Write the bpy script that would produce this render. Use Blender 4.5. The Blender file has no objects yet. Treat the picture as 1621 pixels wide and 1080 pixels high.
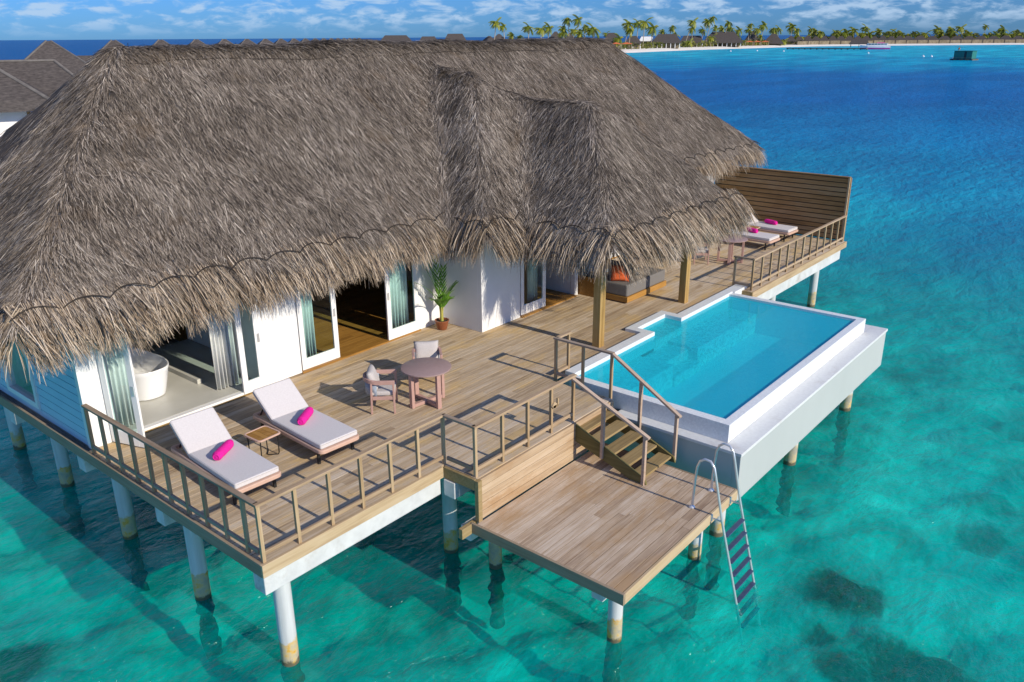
import bpy, bmesh, math, random
import numpy as np
from mathutils import Vector, Matrix

R = math.radians
rng = np.random.default_rng(7)
random.seed(7)
scene = bpy.context.scene
COL = scene.collection

# ------------------------------------------------------------------ camera
CAM = np.array([-4.89, -8.34, 6.5])
YAW, PITCH, ROLL, FL = R(39.651), R(20.426), R(-0.374), 1293.7     # focal length in pixels of a 1621 px wide frame
_f = np.array([math.cos(YAW)*math.cos(PITCH), math.sin(YAW)*math.cos(PITCH), -math.sin(PITCH)])
_r = np.array([math.sin(YAW), -math.cos(YAW), 0.0])
_u = np.cross(_r, _f)
r2 = _r*math.cos(ROLL) + _u*math.sin(ROLL)
u2 = -_r*math.sin(ROLL) + _u*math.cos(ROLL)
cam = bpy.data.cameras.new("camera")
cam.sensor_width = 36.0
cam.lens = FL/1621*36.0
cam.clip_end = 40000
cam.clip_start = 0.1
camo = bpy.data.objects.new("camera", cam)
COL.objects.link(camo)
M = Matrix.Identity(4)
for i in range(3):
    M[i][0], M[i][1], M[i][2], M[i][3] = r2[i], u2[i], -_f[i], CAM[i]
camo.matrix_world = M
scene.camera = camo

def ray(px, py):
    return r2*(px-810)/FL - u2*(py-540)/FL + _f

def at_dist(px, dist, z):
    """point at height z, `dist` metres away horizontally, in the direction of photo column px"""
    d = ray(px, 58.0); d = d[:2]/np.hypot(d[0], d[1])
    return (CAM[0]+d[0]*dist, CAM[1]+d[1]*dist, z)

def at_water(px, py, z=-2.2):
    d = ray(px, py); t = (z-CAM[2])/d[2]
    return CAM + d*t

# ------------------------------------------------------------------ world and sun
SUN_EL, SUN_AZ = R(27), R(-89.5)          # azimuth of the direction TO the sun, from +X towards +Y
world = bpy.data.worlds.new("World")
scene.world = world
world.use_nodes = True
nt = world.node_tree
for n in list(nt.nodes): nt.nodes.remove(n)
def wn(t, **k):
    n = nt.nodes.new(t)
    for a, b in k.items(): setattr(n, a, b)
    return n
sky = wn('ShaderNodeTexSky', sky_type='NISHITA', sun_disc=False, sun_elevation=SUN_EL,
         sun_rotation=R(90)-SUN_AZ, altitude=10, air_density=1.0, dust_density=0.3, ozone_density=2.5)
tint = wn('ShaderNodeMix', data_type='RGBA', blend_type='MULTIPLY'); tint.inputs[0].default_value = 1.0
tint.inputs[7].default_value = (0.19, 0.49, 1.22, 1)
nt.links.new(sky.outputs[0], tint.inputs[6])
tc = wn('ShaderNodeTexCoord')
mp = wn('ShaderNodeMapping'); mp.inputs['Scale'].default_value = (30, 30, 95)
nt.links.new(tc.outputs['Generated'], mp.inputs[0])
cn = wn('ShaderNodeTexNoise'); cn.inputs['Scale'].default_value = 1.0; cn.inputs['Detail'].default_value = 7; cn.inputs['Roughness'].default_value = 0.58
cn.inputs['Distortion'].default_value = 0.35
nt.links.new(mp.outputs[0], cn.inputs['Vector'])
cr = wn('ShaderNodeMapRange'); cr.inputs[1].default_value = 0.43; cr.inputs[2].default_value = 0.64; cr.interpolation_type = 'SMOOTHSTEP'
nt.links.new(cn.outputs['Fac'], cr.inputs[0])
sx = wn('ShaderNodeSeparateXYZ'); nt.links.new(tc.outputs['Generated'], sx.inputs[0])
cz = wn('ShaderNodeMapRange'); cz.inputs[1].default_value = 0.001; cz.inputs[2].default_value = 0.02
nt.links.new(sx.outputs[2], cz.inputs[0])
cm = wn('ShaderNodeMath', operation='MULTIPLY'); nt.links.new(cr.outputs[0], cm.inputs[0]); nt.links.new(cz.outputs[0], cm.inputs[1])
cm2 = wn('ShaderNodeMath', operation='MULTIPLY'); cm2.inputs[1].default_value = 0.8; nt.links.new(cm.outputs[0], cm2.inputs[0])
cmix = wn('ShaderNodeMix', data_type='RGBA'); nt.links.new(cm2.outputs[0], cmix.inputs[0]); nt.links.new(tint.outputs[2], cmix.inputs[6])
cmix.inputs[7].default_value = (4.6, 6.2, 8.2, 1)
bg = wn('ShaderNodeBackground'); bg.inputs[1].default_value = 0.10
nt.links.new(cmix.outputs[2], bg.inputs[0])
wo = wn('ShaderNodeOutputWorld'); nt.links.new(bg.outputs[0], wo.inputs[0])

sl = bpy.data.lights.new("sun", 'SUN'); sl.energy = 4.6; sl.angle = R(0.5); sl.color = (1.0, 0.90, 0.74)
so = bpy.data.objects.new("sun", sl); COL.objects.link(so)
sd = Vector((math.cos(SUN_EL)*math.cos(SUN_AZ), math.cos(SUN_EL)*math.sin(SUN_AZ), math.sin(SUN_EL)))
so.rotation_euler = sd.to_track_quat('Z', 'Y').to_euler(); so.location = (0, -30, 30)

scene.view_settings.view_transform = 'Standard'
scene.view_settings.look = 'None'
scene.view_settings.exposure = 0.08
scene.view_settings.gamma = 1.0
scene.cycles.max_bounces = 6
scene.cycles.transparent_max_bounces = 12

# ------------------------------------------------------------------ materials
def mat(name):
    m = bpy.data.materials.new(name); m.use_nodes = True
    t = m.node_tree
    for n in list(t.nodes): t.nodes.remove(n)
    return m, t
class NT:
    def __init__(s, t): s.t = t
    def n(s, ty, ins=None, **k):
        x = s.t.nodes.new(ty)
        for a, b in k.items(): setattr(x, a, b)
        for a, b in (ins or {}).items():
            if isinstance(b, bpy.types.NodeSocket): s.t.links.new(b, x.inputs[a])
            else: x.inputs[a].default_value = b
        return x
    def link(s, a, b): s.t.links.new(a, b)
    def ramp(s, fac, stops):
        x = s.t.nodes.new('ShaderNodeValToRGB')
        e = x.color_ramp.elements
        while len(e) < len(stops): e.new(0.5)
        for i, (p, c) in enumerate(stops):
            e[i].position = p; e[i].color = (*c, 1)
        s.link(fac, x.inputs[0]); return x.outputs[0]
    def pos(s, scale=(1,1,1), coord='pos'):
        if coord == 'pos': o = s.n('ShaderNodeNewGeometry').outputs['Position']
        else: o = s.n('ShaderNodeTexCoord').outputs[coord]
        return s.n('ShaderNodeMapping', {0: o, 'Scale': scale}).outputs[0]
    def noise(s, vec, scale, detail=5, rough=0.55, dist=0.0):
        return s.n('ShaderNodeTexNoise', {'Vector': vec, 'Scale': scale, 'Detail': detail, 'Roughness': rough, 'Distortion': dist}).outputs['Fac']
    def mix(s, f, a, b, bt='MIX'):
        x = s.n('ShaderNodeMix', {0: f, 6: a, 7: b}, data_type='RGBA', blend_type=bt); return x.outputs[2]
    def math(s, op, a, b=0.0, c=None):
        x = s.n('ShaderNodeMath', {0: a, 1: b}, operation=op)
        if c is not None: x.inputs[2].default_value = c
        return x.outputs[0]
    def rng(s, v, a, b, c=0.0, d=1.0, sm=True):
        return s.n('ShaderNodeMapRange', {0: v, 1: a, 2: b, 3: c, 4: d}, interpolation_type='SMOOTHSTEP' if sm else 'LINEAR').outputs[0]
    def out(s, sh): s.n('ShaderNodeOutputMaterial', {0: sh})
def c4(c): return (*c, 1)

def simple(name, ca, cb, scale=6, rough=0.6, bump=0.15, stretch=(1,1,1), spec=0.4, coord='Object', metal=0.0, dirt=None, bscale=None, coat=0.0):
    m, t = mat(name); N = NT(t)
    v = N.pos(stretch, coord)
    f = N.noise(v, scale, 6, 0.6)
    col = N.ramp(f, [(0.3, ca), (0.7, cb)])
    if dirt:
        d = N.noise(N.pos((1,1,1), coord), 1.3, 5, 0.65)
        col = N.mix(N.rng(d, 0.52, 0.75), col, c4(dirt))
    b = N.n('ShaderNodeBump', {'Height': N.noise(v, bscale or scale*4, 4), 'Strength': bump, 'Distance': 0.02}).outputs[0]
    p = N.n('ShaderNodeBsdfPrincipled', {'Base Color': col, 'Roughness': rough, 'Metallic': metal, 'Specular IOR Level': spec, 'Normal': b, 'Coat Weight': coat})
    N.out(p.outputs[0]); return m

def wood(name, dark, mid, light, axis=0, rough=0.75, wear=None, grain=9.0, bump=0.25):
    """weathered timber: a tone per board (face attribute rnd) and grain stretched along `axis`"""
    m, t = mat(name); N = NT(t)
    st = [1.0, 1.0, 1.0]; st[axis] = 0.045
    rnd = N.n('ShaderNodeAttribute', attribute_name='rnd').outputs['Fac']
    off = N.n('ShaderNodeCombineXYZ', {0: N.math('MULTIPLY', rnd, 31.0), 1: N.math('MULTIPLY', rnd, 17.0), 2: N.math('MULTIPLY', rnd, 9.0)}).outputs[0]
    pos = N.n('ShaderNodeNewGeometry').outputs['Position']
    pv = N.n('ShaderNodeVectorMath', {0: pos, 1: off}, operation='ADD').outputs[0]
    v = N.n('ShaderNodeMapping', {0: pv, 'Scale': st}).outputs[0]
    g = N.noise(v, grain*3, 6, 0.6, 0.4)
    g2 = N.noise(pv, 1.1, 4, 0.6)
    f = N.math('ADD', N.math('MULTIPLY', g, 0.6), N.math('ADD', N.math('MULTIPLY', rnd, 0.18), N.math('MULTIPLY', g2, 0.32)))
    col = N.ramp(f, [(0.32, dark), (0.55, mid), (0.82, light)])
    if wear:
        w = N.noise(N.n('ShaderNodeMapping', {0: pos, 'Scale': (st[0]*3+.25, st[1], st[2])}).outputs[0], 1.6, 6, 0.7)
        col = N.mix(N.rng(w, 0.48, 0.68, 0, 0.85), col, c4(wear))
    b = N.n('ShaderNodeBump', {'Height': g, 'Strength': bump, 'Distance': 0.01}).outputs[0]
    p = N.n('ShaderNodeBsdfPrincipled', {'Base Color': col, 'Roughness': rough, 'Specular IOR Level': 0.25, 'Normal': b})
    N.out(p.outputs[0]); return m

def thatch_mat(name, stops, patch):
    m, t = mat(name); N = NT(t)
    rnd = N.n('ShaderNodeAttribute', attribute_name='rnd').outputs['Fac']
    pos = N.n('ShaderNodeNewGeometry').outputs['Position']
    big = N.noise(pos, 0.55, 5, 0.65)
    f = N.math('ADD', rnd, N.math('MULTIPLY', N.math('SUBTRACT', big, 0.5), 0.55))
    col = N.ramp(f, stops)
    p2 = N.noise(pos, 0.9, 6, 0.7, 0.6)
    col = N.mix(N.rng(p2, 0.54, 0.72, 0, 0.28), col, c4(patch))
    p = N.n('ShaderNodeBsdfPrincipled', {'Base Color': col, 'Roughness': 0.8, 'Specular IOR Level': 0.25})
    N.out(p.outputs[0]); return m

MT = {}
MT['thatch'] = thatch_mat('thatch', [(0.0, (.02,.015,.012)), (0.28, (.085,.067,.053)), (0.52, (.205,.168,.135)), (0.78, (.39,.33,.275)), (1.0, (.62,.55,.47))], (.19,.12,.06))
MT['fringe'] = thatch_mat('thatch_fringe', [(0.0, (.05,.035,.022)), (0.3, (.18,.13,.088)), (0.6, (.39,.305,.22)), (1.0, (.64,.54,.43))], (.36,.22,.12))
MT['thatch_far'] = simple('thatch_far', (.05,.044,.042), (.125,.108,.10), 3.0, 0.9, 0.8, (1,1,4), 0.1, bscale=9)
MT['rope'] = simple('rope', (.02,.015,.012), (.05,.038,.03), 30, 0.9)
MT['deck'] = wood('deck_timber', (.23,.155,.09), (.455,.35,.235), (.65,.56,.45), 0, wear=(.53,.37,.17))
MT['plat'] = wood('platform_timber', (.22,.145,.095), (.455,.345,.245), (.66,.575,.48), 0, wear=(.40,.26,.14))
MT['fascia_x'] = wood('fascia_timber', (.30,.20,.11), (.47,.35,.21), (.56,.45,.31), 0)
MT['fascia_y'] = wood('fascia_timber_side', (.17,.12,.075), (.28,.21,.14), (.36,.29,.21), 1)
MT['post'] = wood('rail_timber', (.23,.145,.075), (.39,.275,.155), (.52,.40,.26), 2)
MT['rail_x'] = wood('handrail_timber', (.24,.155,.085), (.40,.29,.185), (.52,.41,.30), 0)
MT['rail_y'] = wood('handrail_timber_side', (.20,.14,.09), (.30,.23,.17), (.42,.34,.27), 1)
MT['panel'] = wood('panel_timber', (.30,.20,.12), (.47,.35,.225), (.59,.47,.34), 0, wear=(.36,.22,.11), grain=6)
MT['stair'] = wood('stair_timber', (.13,.09,.04), (.28,.20,.09), (.40,.30,.17), 0)
MT['stringer'] = wood('stringer_timber', (.09,.075,.025), (.16,.135,.05), (.22,.18,.08), 1)
MT['hand'] = wood('stair_handrail_timber', (.32,.22,.15), (.44,.33,.25), (.52,.42,.34), 1)
MT['pillar'] = wood('pillar_timber', (.22,.125,.03), (.40,.255,.09), (.52,.36,.16), 2, grain=5)
MT['screen'] = wood('screen_timber', (.17,.095,.035), (.30,.18,.075), (.37,.27,.16), 1)
MT['teak'] = wood('teak', (.20,.095,.02), (.36,.18,.04), (.46,.26,.08), 0, rough=.45)
MT['floor_in'] = wood('interior_floor', (.20,.095,.02), (.35,.18,.04), (.45,.25,.07), 0, rough=.4)
MT['white'] = simple('white_paint', (.76,.76,.75), (.82,.82,.81), 2.0, 0.5, 0.05)
MT['clap'] = simple('white_paint_blue_shade', (.42,.60,.74), (.48,.66,.79), 2.0, 0.4, 0.05)  # white boards: the blue of sky-lit shade is put into the colour
MT['concrete'] = simple('painted_concrete', (.50,.51,.51), (.64,.65,.65), 3.0, 0.75, 0.3, dirt=(.40,.37,.33))
MT['bathfloor'] = simple('screed', (.50,.49,.44), (.58,.57,.52), 2.0, 0.35, 0.05)
MT['ceramic'] = simple('ceramic', (.80,.81,.82), (.83,.84,.85), 1.0, 0.12, 0.0, spec=.5)
MT['cushion'] = simple('grey_fabric', (.44,.41,.39), (.54,.50,.48), 60, 0.9, 0.3)
MT['mattress'] = simple('pale_canvas', (.56,.53,.53), (.63,.60,.60), 40, 0.85, 0.15)
MT['pink_frame'] = simple('dusty_pink_frame', (.52,.34,.26), (.58,.39,.30), 20, 0.5, 0.05)
MT['pink'] = simple('pink_lacquer', (.40,.245,.205), (.46,.29,.25), 15, 0.45, 0.04)
MT['mauve'] = simple('mauve_top', (.30,.21,.195), (.345,.24,.225), 15, 0.4, 0.03)
MT['magenta'] = simple('magenta_towel', (.68,.005,.26), (.86,.02,.36), 45, 0.95, 0.6, bscale=160)
MT['black'] = simple('black_metal', (.012,.012,.012), (.02,.02,.02), 10, 0.45, 0.02)
MT['steel'] = simple('stainless_steel', (.66,.67,.68), (.76,.77,.78), 8, 0.28, 0.02, metal=.6)
MT['step'] = simple('ladder_step', (.035,.055,.12), (.06,.085,.17), 12, 0.4, 0.05)
MT['darkgrey'] = simple('charcoal_fabric', (.15,.14,.135), (.19,.18,.17), 50, 0.9, 0.3)
MT['orange'] = simple('orange_fabric', (.72,.12,.03), (.82,.17,.05), 40, 0.9, 0.2)
MT['bluegrey'] = simple('bluegrey_fabric', (.16,.22,.32), (.45,.48,.52), 5, 0.9, 0.2)
MT['terracotta'] = simple('glazed_pot', (.20,.06,.025), (.30,.10,.04), 6, 0.35, 0.1)
MT['soil'] = simple('soil', (.03,.02,.012), (.06,.04,.025), 30, 0.95, 0.5)
MT['curtain'] = simple('curtain_fabric', (.70,.72,.70), (.78,.79,.77), 8, 0.9, 0.1)
MT['stem'] = simple('palm_stem', (.30,.30,.05), (.42,.38,.09), 14, 0.6, 0.2)
MT['trunk'] = simple('palm_trunk', (.30,.25,.19), (.42,.36,.28), 5, 0.9, 0.4)
MT['sand'] = simple('beach_sand', (.76,.71,.63), (.84,.80,.73), .05, 0.9, 0.2)
MT['hutwall'] = simple('hut_wall', (.11,.09,.055), (.28,.23,.155), .35, 0.9, 0.1)
MT['awning'] = simple('orange_awning', (.55,.12,.04), (.66,.17,.06), 2, 0.8, 0.1)
MT['boat_white'] = simple('boat_gelcoat', (.74,.74,.76), (.80,.80,.82), 2, 0.3, 0.0)
MT['boat_pink'] = simple('boat_pink_paint', (.68,.05,.30), (.74,.08,.36), 2, 0.35, 0.0)
MT['cabin_green'] = simple('green_cabin', (.012,.15,.13), (.02,.19,.165), 1.5, 0.6, 0.1)
MT['cabin_dark'] = simple('dark_cabin', (.012,.05,.07), (.02,.07,.09), 1.5, 0.6, 0.1)
MT['darkglass'] = simple('dark_glass', (.02,.03,.04), (.03,.045,.05), 1, 0.1, 0.0)
MT['hutdark'] = simple('dark_timber', (.10,.08,.06), (.15,.12,.09), 2, 0.8, 0.1)  # plain dark brown timber tone

def leaf_mat(name, a, b, c, tr=0.3):
    m, t = mat(name); N = NT(t)
    rnd = N.n('ShaderNodeAttribute', attribute_name='rnd').outputs['Fac']
    col = N.ramp(rnd, [(0.0, a), (0.5, b), (1.0, c)])
    p = N.n('ShaderNodeBsdfPrincipled', {'Base Color': col, 'Roughness': 0.45, 'Specular IOR Level': 0.4})
    tr_ = N.n('ShaderNodeBsdfTranslucent', {0: col})
    x = N.n('ShaderNodeMixShader', {0: tr, 1: p.outputs[0], 2: tr_.outputs[0]})
    N.out(x.outputs[0]); return m
MT['leaf'] = leaf_mat('potted_palm_leaf', (.06,.19,.018), (.13,.32,.03), (.26,.46,.06))
MT['frond'] = leaf_mat('coconut_frond', (.07,.12,.012), (.20,.24,.025), (.42,.40,.05))
MT['bush'] = leaf_mat('bush_leaf', (.06,.09,.015), (.17,.19,.03), (.36,.33,.07))

def glass_mat(name, tintc, body=None, bf=0.0):
    m, t = mat(name); N = NT(t)
    tr = N.n('ShaderNodeBsdfTransparent', {0: c4(tintc)}).outputs[0]
    if body:
        d = N.n('ShaderNodeBsdfDiffuse', {0: c4(body)}).outputs[0]
        tr = N.n('ShaderNodeMixShader', {0: bf, 1: tr, 2: d}).outputs[0]
    g = N.n('ShaderNodeBsdfGlossy', {'Roughness': 0.02}).outputs[0]
    bk = N.n('ShaderNodeNewGeometry').outputs['Backfacing']
    f = N.math('MULTIPLY', N.n('ShaderNodeFresnel', {0: 1.5}).outputs[0], N.math('SUBTRACT', 1.0, bk))
    N.out(N.n('ShaderNodeMixShader', {0: f, 1: tr, 2: g}).outputs[0]); return m
MT['glass'] = glass_mat('window_glass', (.84,.95,.94))

def pile_mat():
    m, t = mat('stained_pile_concrete'); N = NT(t)
    pos = N.n('ShaderNodeNewGeometry').outputs['Position']
    z = N.n('ShaderNodeSeparateXYZ', {0: pos}).outputs[2]
    st = N.n('ShaderNodeMapping', {0: pos, 'Scale': (6, 6, .5)}).outputs[0]
    n1 = N.noise(st, 1.5, 5, .6)
    base = N.ramp(n1, [(0.3, (.46,.47,.48)), (0.7, (.62,.63,.64))])
    nz = N.math('ADD', z, N.math('MULTIPLY', N.math('SUBTRACT', N.noise(pos, 1.3, 5, .7), .5), .9))
    band = N.rng(nz, -1.78, -1.70, 1, 0)
    nb = N.noise(pos, 5.0, 5, .7)
    stain = N.ramp(nb, [(0.36, (.34,.31,.26)), (0.52, (.52,.42,.25)), (0.62, (.62,.36,.06)), (0.72, (.42,.20,.03))])
    col = N.mix(band, base, stain)
    wet = N.rng(N.math('ADD', z, N.math('MULTIPLY', nb, .25)), -2.02, -1.97, 1, 0)
    col = N.mix(N.math('MULTIPLY', wet, .85), col, c4((.06,.055,.03)))
    b = N.n('ShaderNodeBump', {'Height': n1, 'Strength': .3, 'Distance': .02}).outputs[0]
    p = N.n('ShaderNodeBsdfPrincipled', {'Base Color': col, 'Roughness': .75, 'Normal': b})
    N.out(p.outputs[0]); return m
MT['pile'] = pile_mat()

def pool_tile(name, ca, cb, scale, gr):
    m, t = mat(name); N = NT(t)
    pos = N.pos()
    v = N.n('ShaderNodeTexVoronoi', {'Vector': pos, 'Scale': scale}, feature='F1', distance='CHEBYCHEV').outputs['Color']
    s = N.n('ShaderNodeSeparateColor', {0: v}).outputs[0]
    col = N.ramp(s, [(0.0, ca), (1.0, cb)])
    n = N.noise(pos, 2.2, 5, .6, 1.2)
    col = N.mix(N.rng(n, .45, .75, 0, gr), col, c4((.75,.85,.86)))
    p = N.n('ShaderNodeBsdfPrincipled', {'Base Color': col, 'Roughness': .35})
    N.out(p.outputs[0]); return m
MT['pool_floor'] = pool_tile('pool_mosaic', (.52,.74,.80), (.66,.84,.88), 22, .25)
MT['pool_bench'] = pool_tile('pool_bench_mosaic', (.52,.58,.56), (.92,.94,.92), 16, .35)
MT['rimtile'] = pool_tile('white_rim_mosaic', (.66,.69,.71), (.76,.79,.80), 30, .1)
MT['gutter'] = simple('pale_stone_gutter', (.58,.60,.61), (.66,.68,.69), 14, .6, .3, dirt=(.50,.49,.48))
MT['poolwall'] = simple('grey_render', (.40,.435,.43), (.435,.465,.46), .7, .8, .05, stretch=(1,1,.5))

def pool_water_mat():
    m, t = mat('pool_water'); N = NT(t)
    pos = N.pos()
    h = N.noise(pos, 5.0, 3, .5, .6)
    b = N.n('ShaderNodeBump', {'Height': h, 'Strength': .12, 'Distance': .03}).outputs[0]
    tr = N.n('ShaderNodeBsdfTransparent', {0: (.36,.93,.98,1)}).outputs[0]
    df = N.n('ShaderNodeBsdfDiffuse', {0: (.05,.66,.82,1)}).outputs[0]
    x = N.n('ShaderNodeMixShader', {0: .30, 1: tr, 2: df}).outputs[0]
    g = N.n('ShaderNodeBsdfGlossy', {'Roughness': .03, 'Normal': b}).outputs[0]
    f = N.math('MULTIPLY', N.n('ShaderNodeFresnel', {0: 1.33, 'Normal': b}).outputs[0], N.math('MULTIPLY', .6, N.math('SUBTRACT', 1.0, N.n('ShaderNodeNewGeometry').outputs['Backfacing'])))
    N.out(N.n('ShaderNodeMixShader', {0: f, 1: x, 2: g}).outputs[0]); return m
MT['pool_water'] = pool_water_mat()

CORAL = [(1325, 938, .62, .7), (1368, 948, .45, .6), (1300, 1005, .32, .5), (1420, 1050, .75, .55), (1480, 1062, .6, .5), (1335, 1060, .5, .5), (25, 1050, .6, .6), (1290, 665, .6, .3), (1400, 585, .5, .3), (1430, 600, .4, .25),
         (250, 800, .7, .4), (110, 830, .5, .3), (690, 965, .5, .3), (905, 1000, .5, .25), (1590, 335, 1.6, .5), (1550, 850, .55, .35), (1570, 800, .5, .3), (1470, 580, .5, .2)]
def sea_mat():
    m, t = mat('sea_water'); N = NT(t)
    pos = N.n('ShaderNodeNewGeometry').outputs['Position']
    sp = N.n('ShaderNodeSeparateXYZ', {0: pos}); X, Y = sp.outputs[0], sp.outputs[1]
    flat = N.n('ShaderNodeCombineXYZ', {0: X, 1: Y}).outputs[0]
    r = N.n('ShaderNodeVectorMath', {0: flat, 1: (-5.0, -8.0, 0.0)}, operation='DISTANCE').outputs['Value']
    lw = N.noise(N.n('ShaderNodeMapping', {0: flat, 'Scale': (.01, .022, 1), 'Rotation': (0, 0, R(-40))}).outputs[0], 1.0, 5, .6, .5)
    rr = N.math('MULTIPLY', r, N.rng(lw, .2, .8, .72, 1.28, False))
    rn = N.math('DIVIDE', rr, 700.0)
    # shallow water near the villa
    p1 = N.noise(N.n('ShaderNodeMapping', {0: flat, 'Scale': (.20, .33, 1), 'Rotation': (0, 0, R(25))}).outputs[0], 1.0, 8, .66, .5)
    near = N.ramp(p1, [(0.32, (.0,.17,.18)), (0.44, (.0,.36,.35)), (0.54, (.0,.54,.50)), (0.64, (.01,.72,.66)), (0.75, (.10,.92,.83))])
    far = N.ramp(rn, [(0.0, (.0,.46,.44)), (0.045, (.0,.44,.49)), (0.075, (.0,.33,.50)), (0.11, (.0,.235,.49)), (0.20, (.0,.145,.43)),
                      (0.32, (.0,.175,.47)), (0.45, (.0,.38,.62)), (0.62, (.01,.55,.72)), (1.0, (.01,.55,.74))])
    # open ocean to the left and beyond the island
    side = N.math('SUBTRACT', N.math('MULTIPLY', X, math.sin(R(36))), N.math('MULTIPLY', Y, math.cos(R(36))))
    oc = N.math('MAXIMUM', N.math('MULTIPLY', N.rng(side, -10, -120), N.rng(r, 150, 320)), N.rng(r, 950, 1150))
    far = N.mix(oc, far, c4((.0,.085,.30)))
    sw = N.noise(N.n('ShaderNodeMapping', {0: flat, 'Scale': (.035, .11, 1), 'Rotation': (0, 0, R(-30))}).outputs[0], 1.0, 6, .65, .4)
    far = N.mix(N.rng(sw, .40, .66, .5, 0), far, c4((.0,.09,.27)))
    dn = N.noise(flat, 1.6, 7, .72, .3); acc = None
    for px, py, rad, k in CORAL:
        d = N.n('ShaderNodeVectorMath', {0: flat, 1: (*at_water(px, py)[:2], 0)}, operation='DISTANCE').outputs['Value']
        d = N.math('ADD', N.math('DIVIDE', d, rad*1.1), N.math('MULTIPLY', N.math('SUBTRACT', dn, .5), 1.6))
        k_ = N.rng(d, .6, 1.2, min(.72, k*1.1), 0); acc = k_ if acc is None else N.math('MAXIMUM', acc, k_)
    near = N.mix(acc, near, c4((.005,.10,.10)))
    col = N.mix(N.rng(rr, 17, 42), near, far)
    # surface waves
    w1 = N.noise(N.n('ShaderNodeMapping', {0: flat, 'Scale': (.6, 1.3, 1), 'Rotation': (0, 0, R(-35))}).outputs[0], 1.0, 6, .62, .25)
    w2 = N.noise(N.n('ShaderNodeMapping', {0: flat, 'Scale': (3.2, 5.6, 1), 'Rotation': (0, 0, R(-20))}).outputs[0], 1.0, 4, .6, .6)
    hh = N.math('ADD', N.math('MULTIPLY', w1, 1.0), N.math('MULTIPLY', w2, N.rng(N.noise(flat, .35, 3), 0.38, 0.68, .03, .24)))
    b = N.n('ShaderNodeBump', {'Height': hh, 'Strength': .9, 'Distance': .55}).outputs[0]
    tr = N.n('ShaderNodeBsdfTransparent', {0: (.04,.94,.90,1)}).outputs[0]
    b2 = N.n('ShaderNodeBump', {'Height': w1, 'Strength': N.rng(r, 20, 70, .35, .9), 'Distance': .5}).outputs[0]
    df = N.n('ShaderNodeBsdfDiffuse', {0: col, 'Normal': b2}).outputs[0]
    fac = N.rng(r, 14, 55, .36, 1.0)
    body = N.n('ShaderNodeMixShader', {0: fac, 1: tr, 2: df}).outputs[0]
    g = N.n('ShaderNodeBsdfGlossy', {'Roughness': .09, 'Normal': b}).outputs[0]
    f = N.math('MINIMUM', N.math('MULTIPLY', N.n('ShaderNodeFresnel', {0: 1.33, 'Normal': b}).outputs[0], .75), .24)
    N.out(N.n('ShaderNodeMixShader', {0: f, 1: body, 2: g}).outputs[0]); return m
MT['sea'] = sea_mat()

def bed_mat():
    m, t = mat('seabed_sand'); N = NT(t)
    pos = N.n('ShaderNodeNewGeometry').outputs['Position']
    n = N.noise(N.n('ShaderNodeMapping', {0: pos, 'Scale': (.42, .60, 1)}).outputs[0], 1.0, 9, .70, .7)
    col = N.ramp(n, [(0.30, (.14,.18,.14)), (0.46, (.48,.49,.41)), (0.58, (.74,.73,.64)), (0.74, (.96,.95,.88))])
    dn = N.noise(pos, 1.6, 7, .72, .3)
    acc = None
    for px, py, rad, k in CORAL:
        c = at_water(px, py, -3.45)
        d = N.n('ShaderNodeVectorMath', {0: pos, 1: tuple(c)}, operation='DISTANCE').outputs['Value']
        d = N.math('ADD', N.math('DIVIDE', d, rad), N.math('MULTIPLY', N.math('SUBTRACT', dn, .5), 1.5))
        k_ = N.rng(d, .62, 1.12, min(1, k*1.55), 0)
        acc = k_ if acc is None else N.math('MAXIMUM', acc, k_)
    cc = N.ramp(N.noise(pos, 3.5, 6, .7), [(0.35, (.01,.015,.008)), (0.65, (.10,.12,.05))])
    col = N.mix(acc, col, cc)
    p = N.n('ShaderNodeBsdfDiffuse', {0: col})
    N.out(p.outputs[0]); return m
MT['bed'] = bed_mat()

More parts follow.
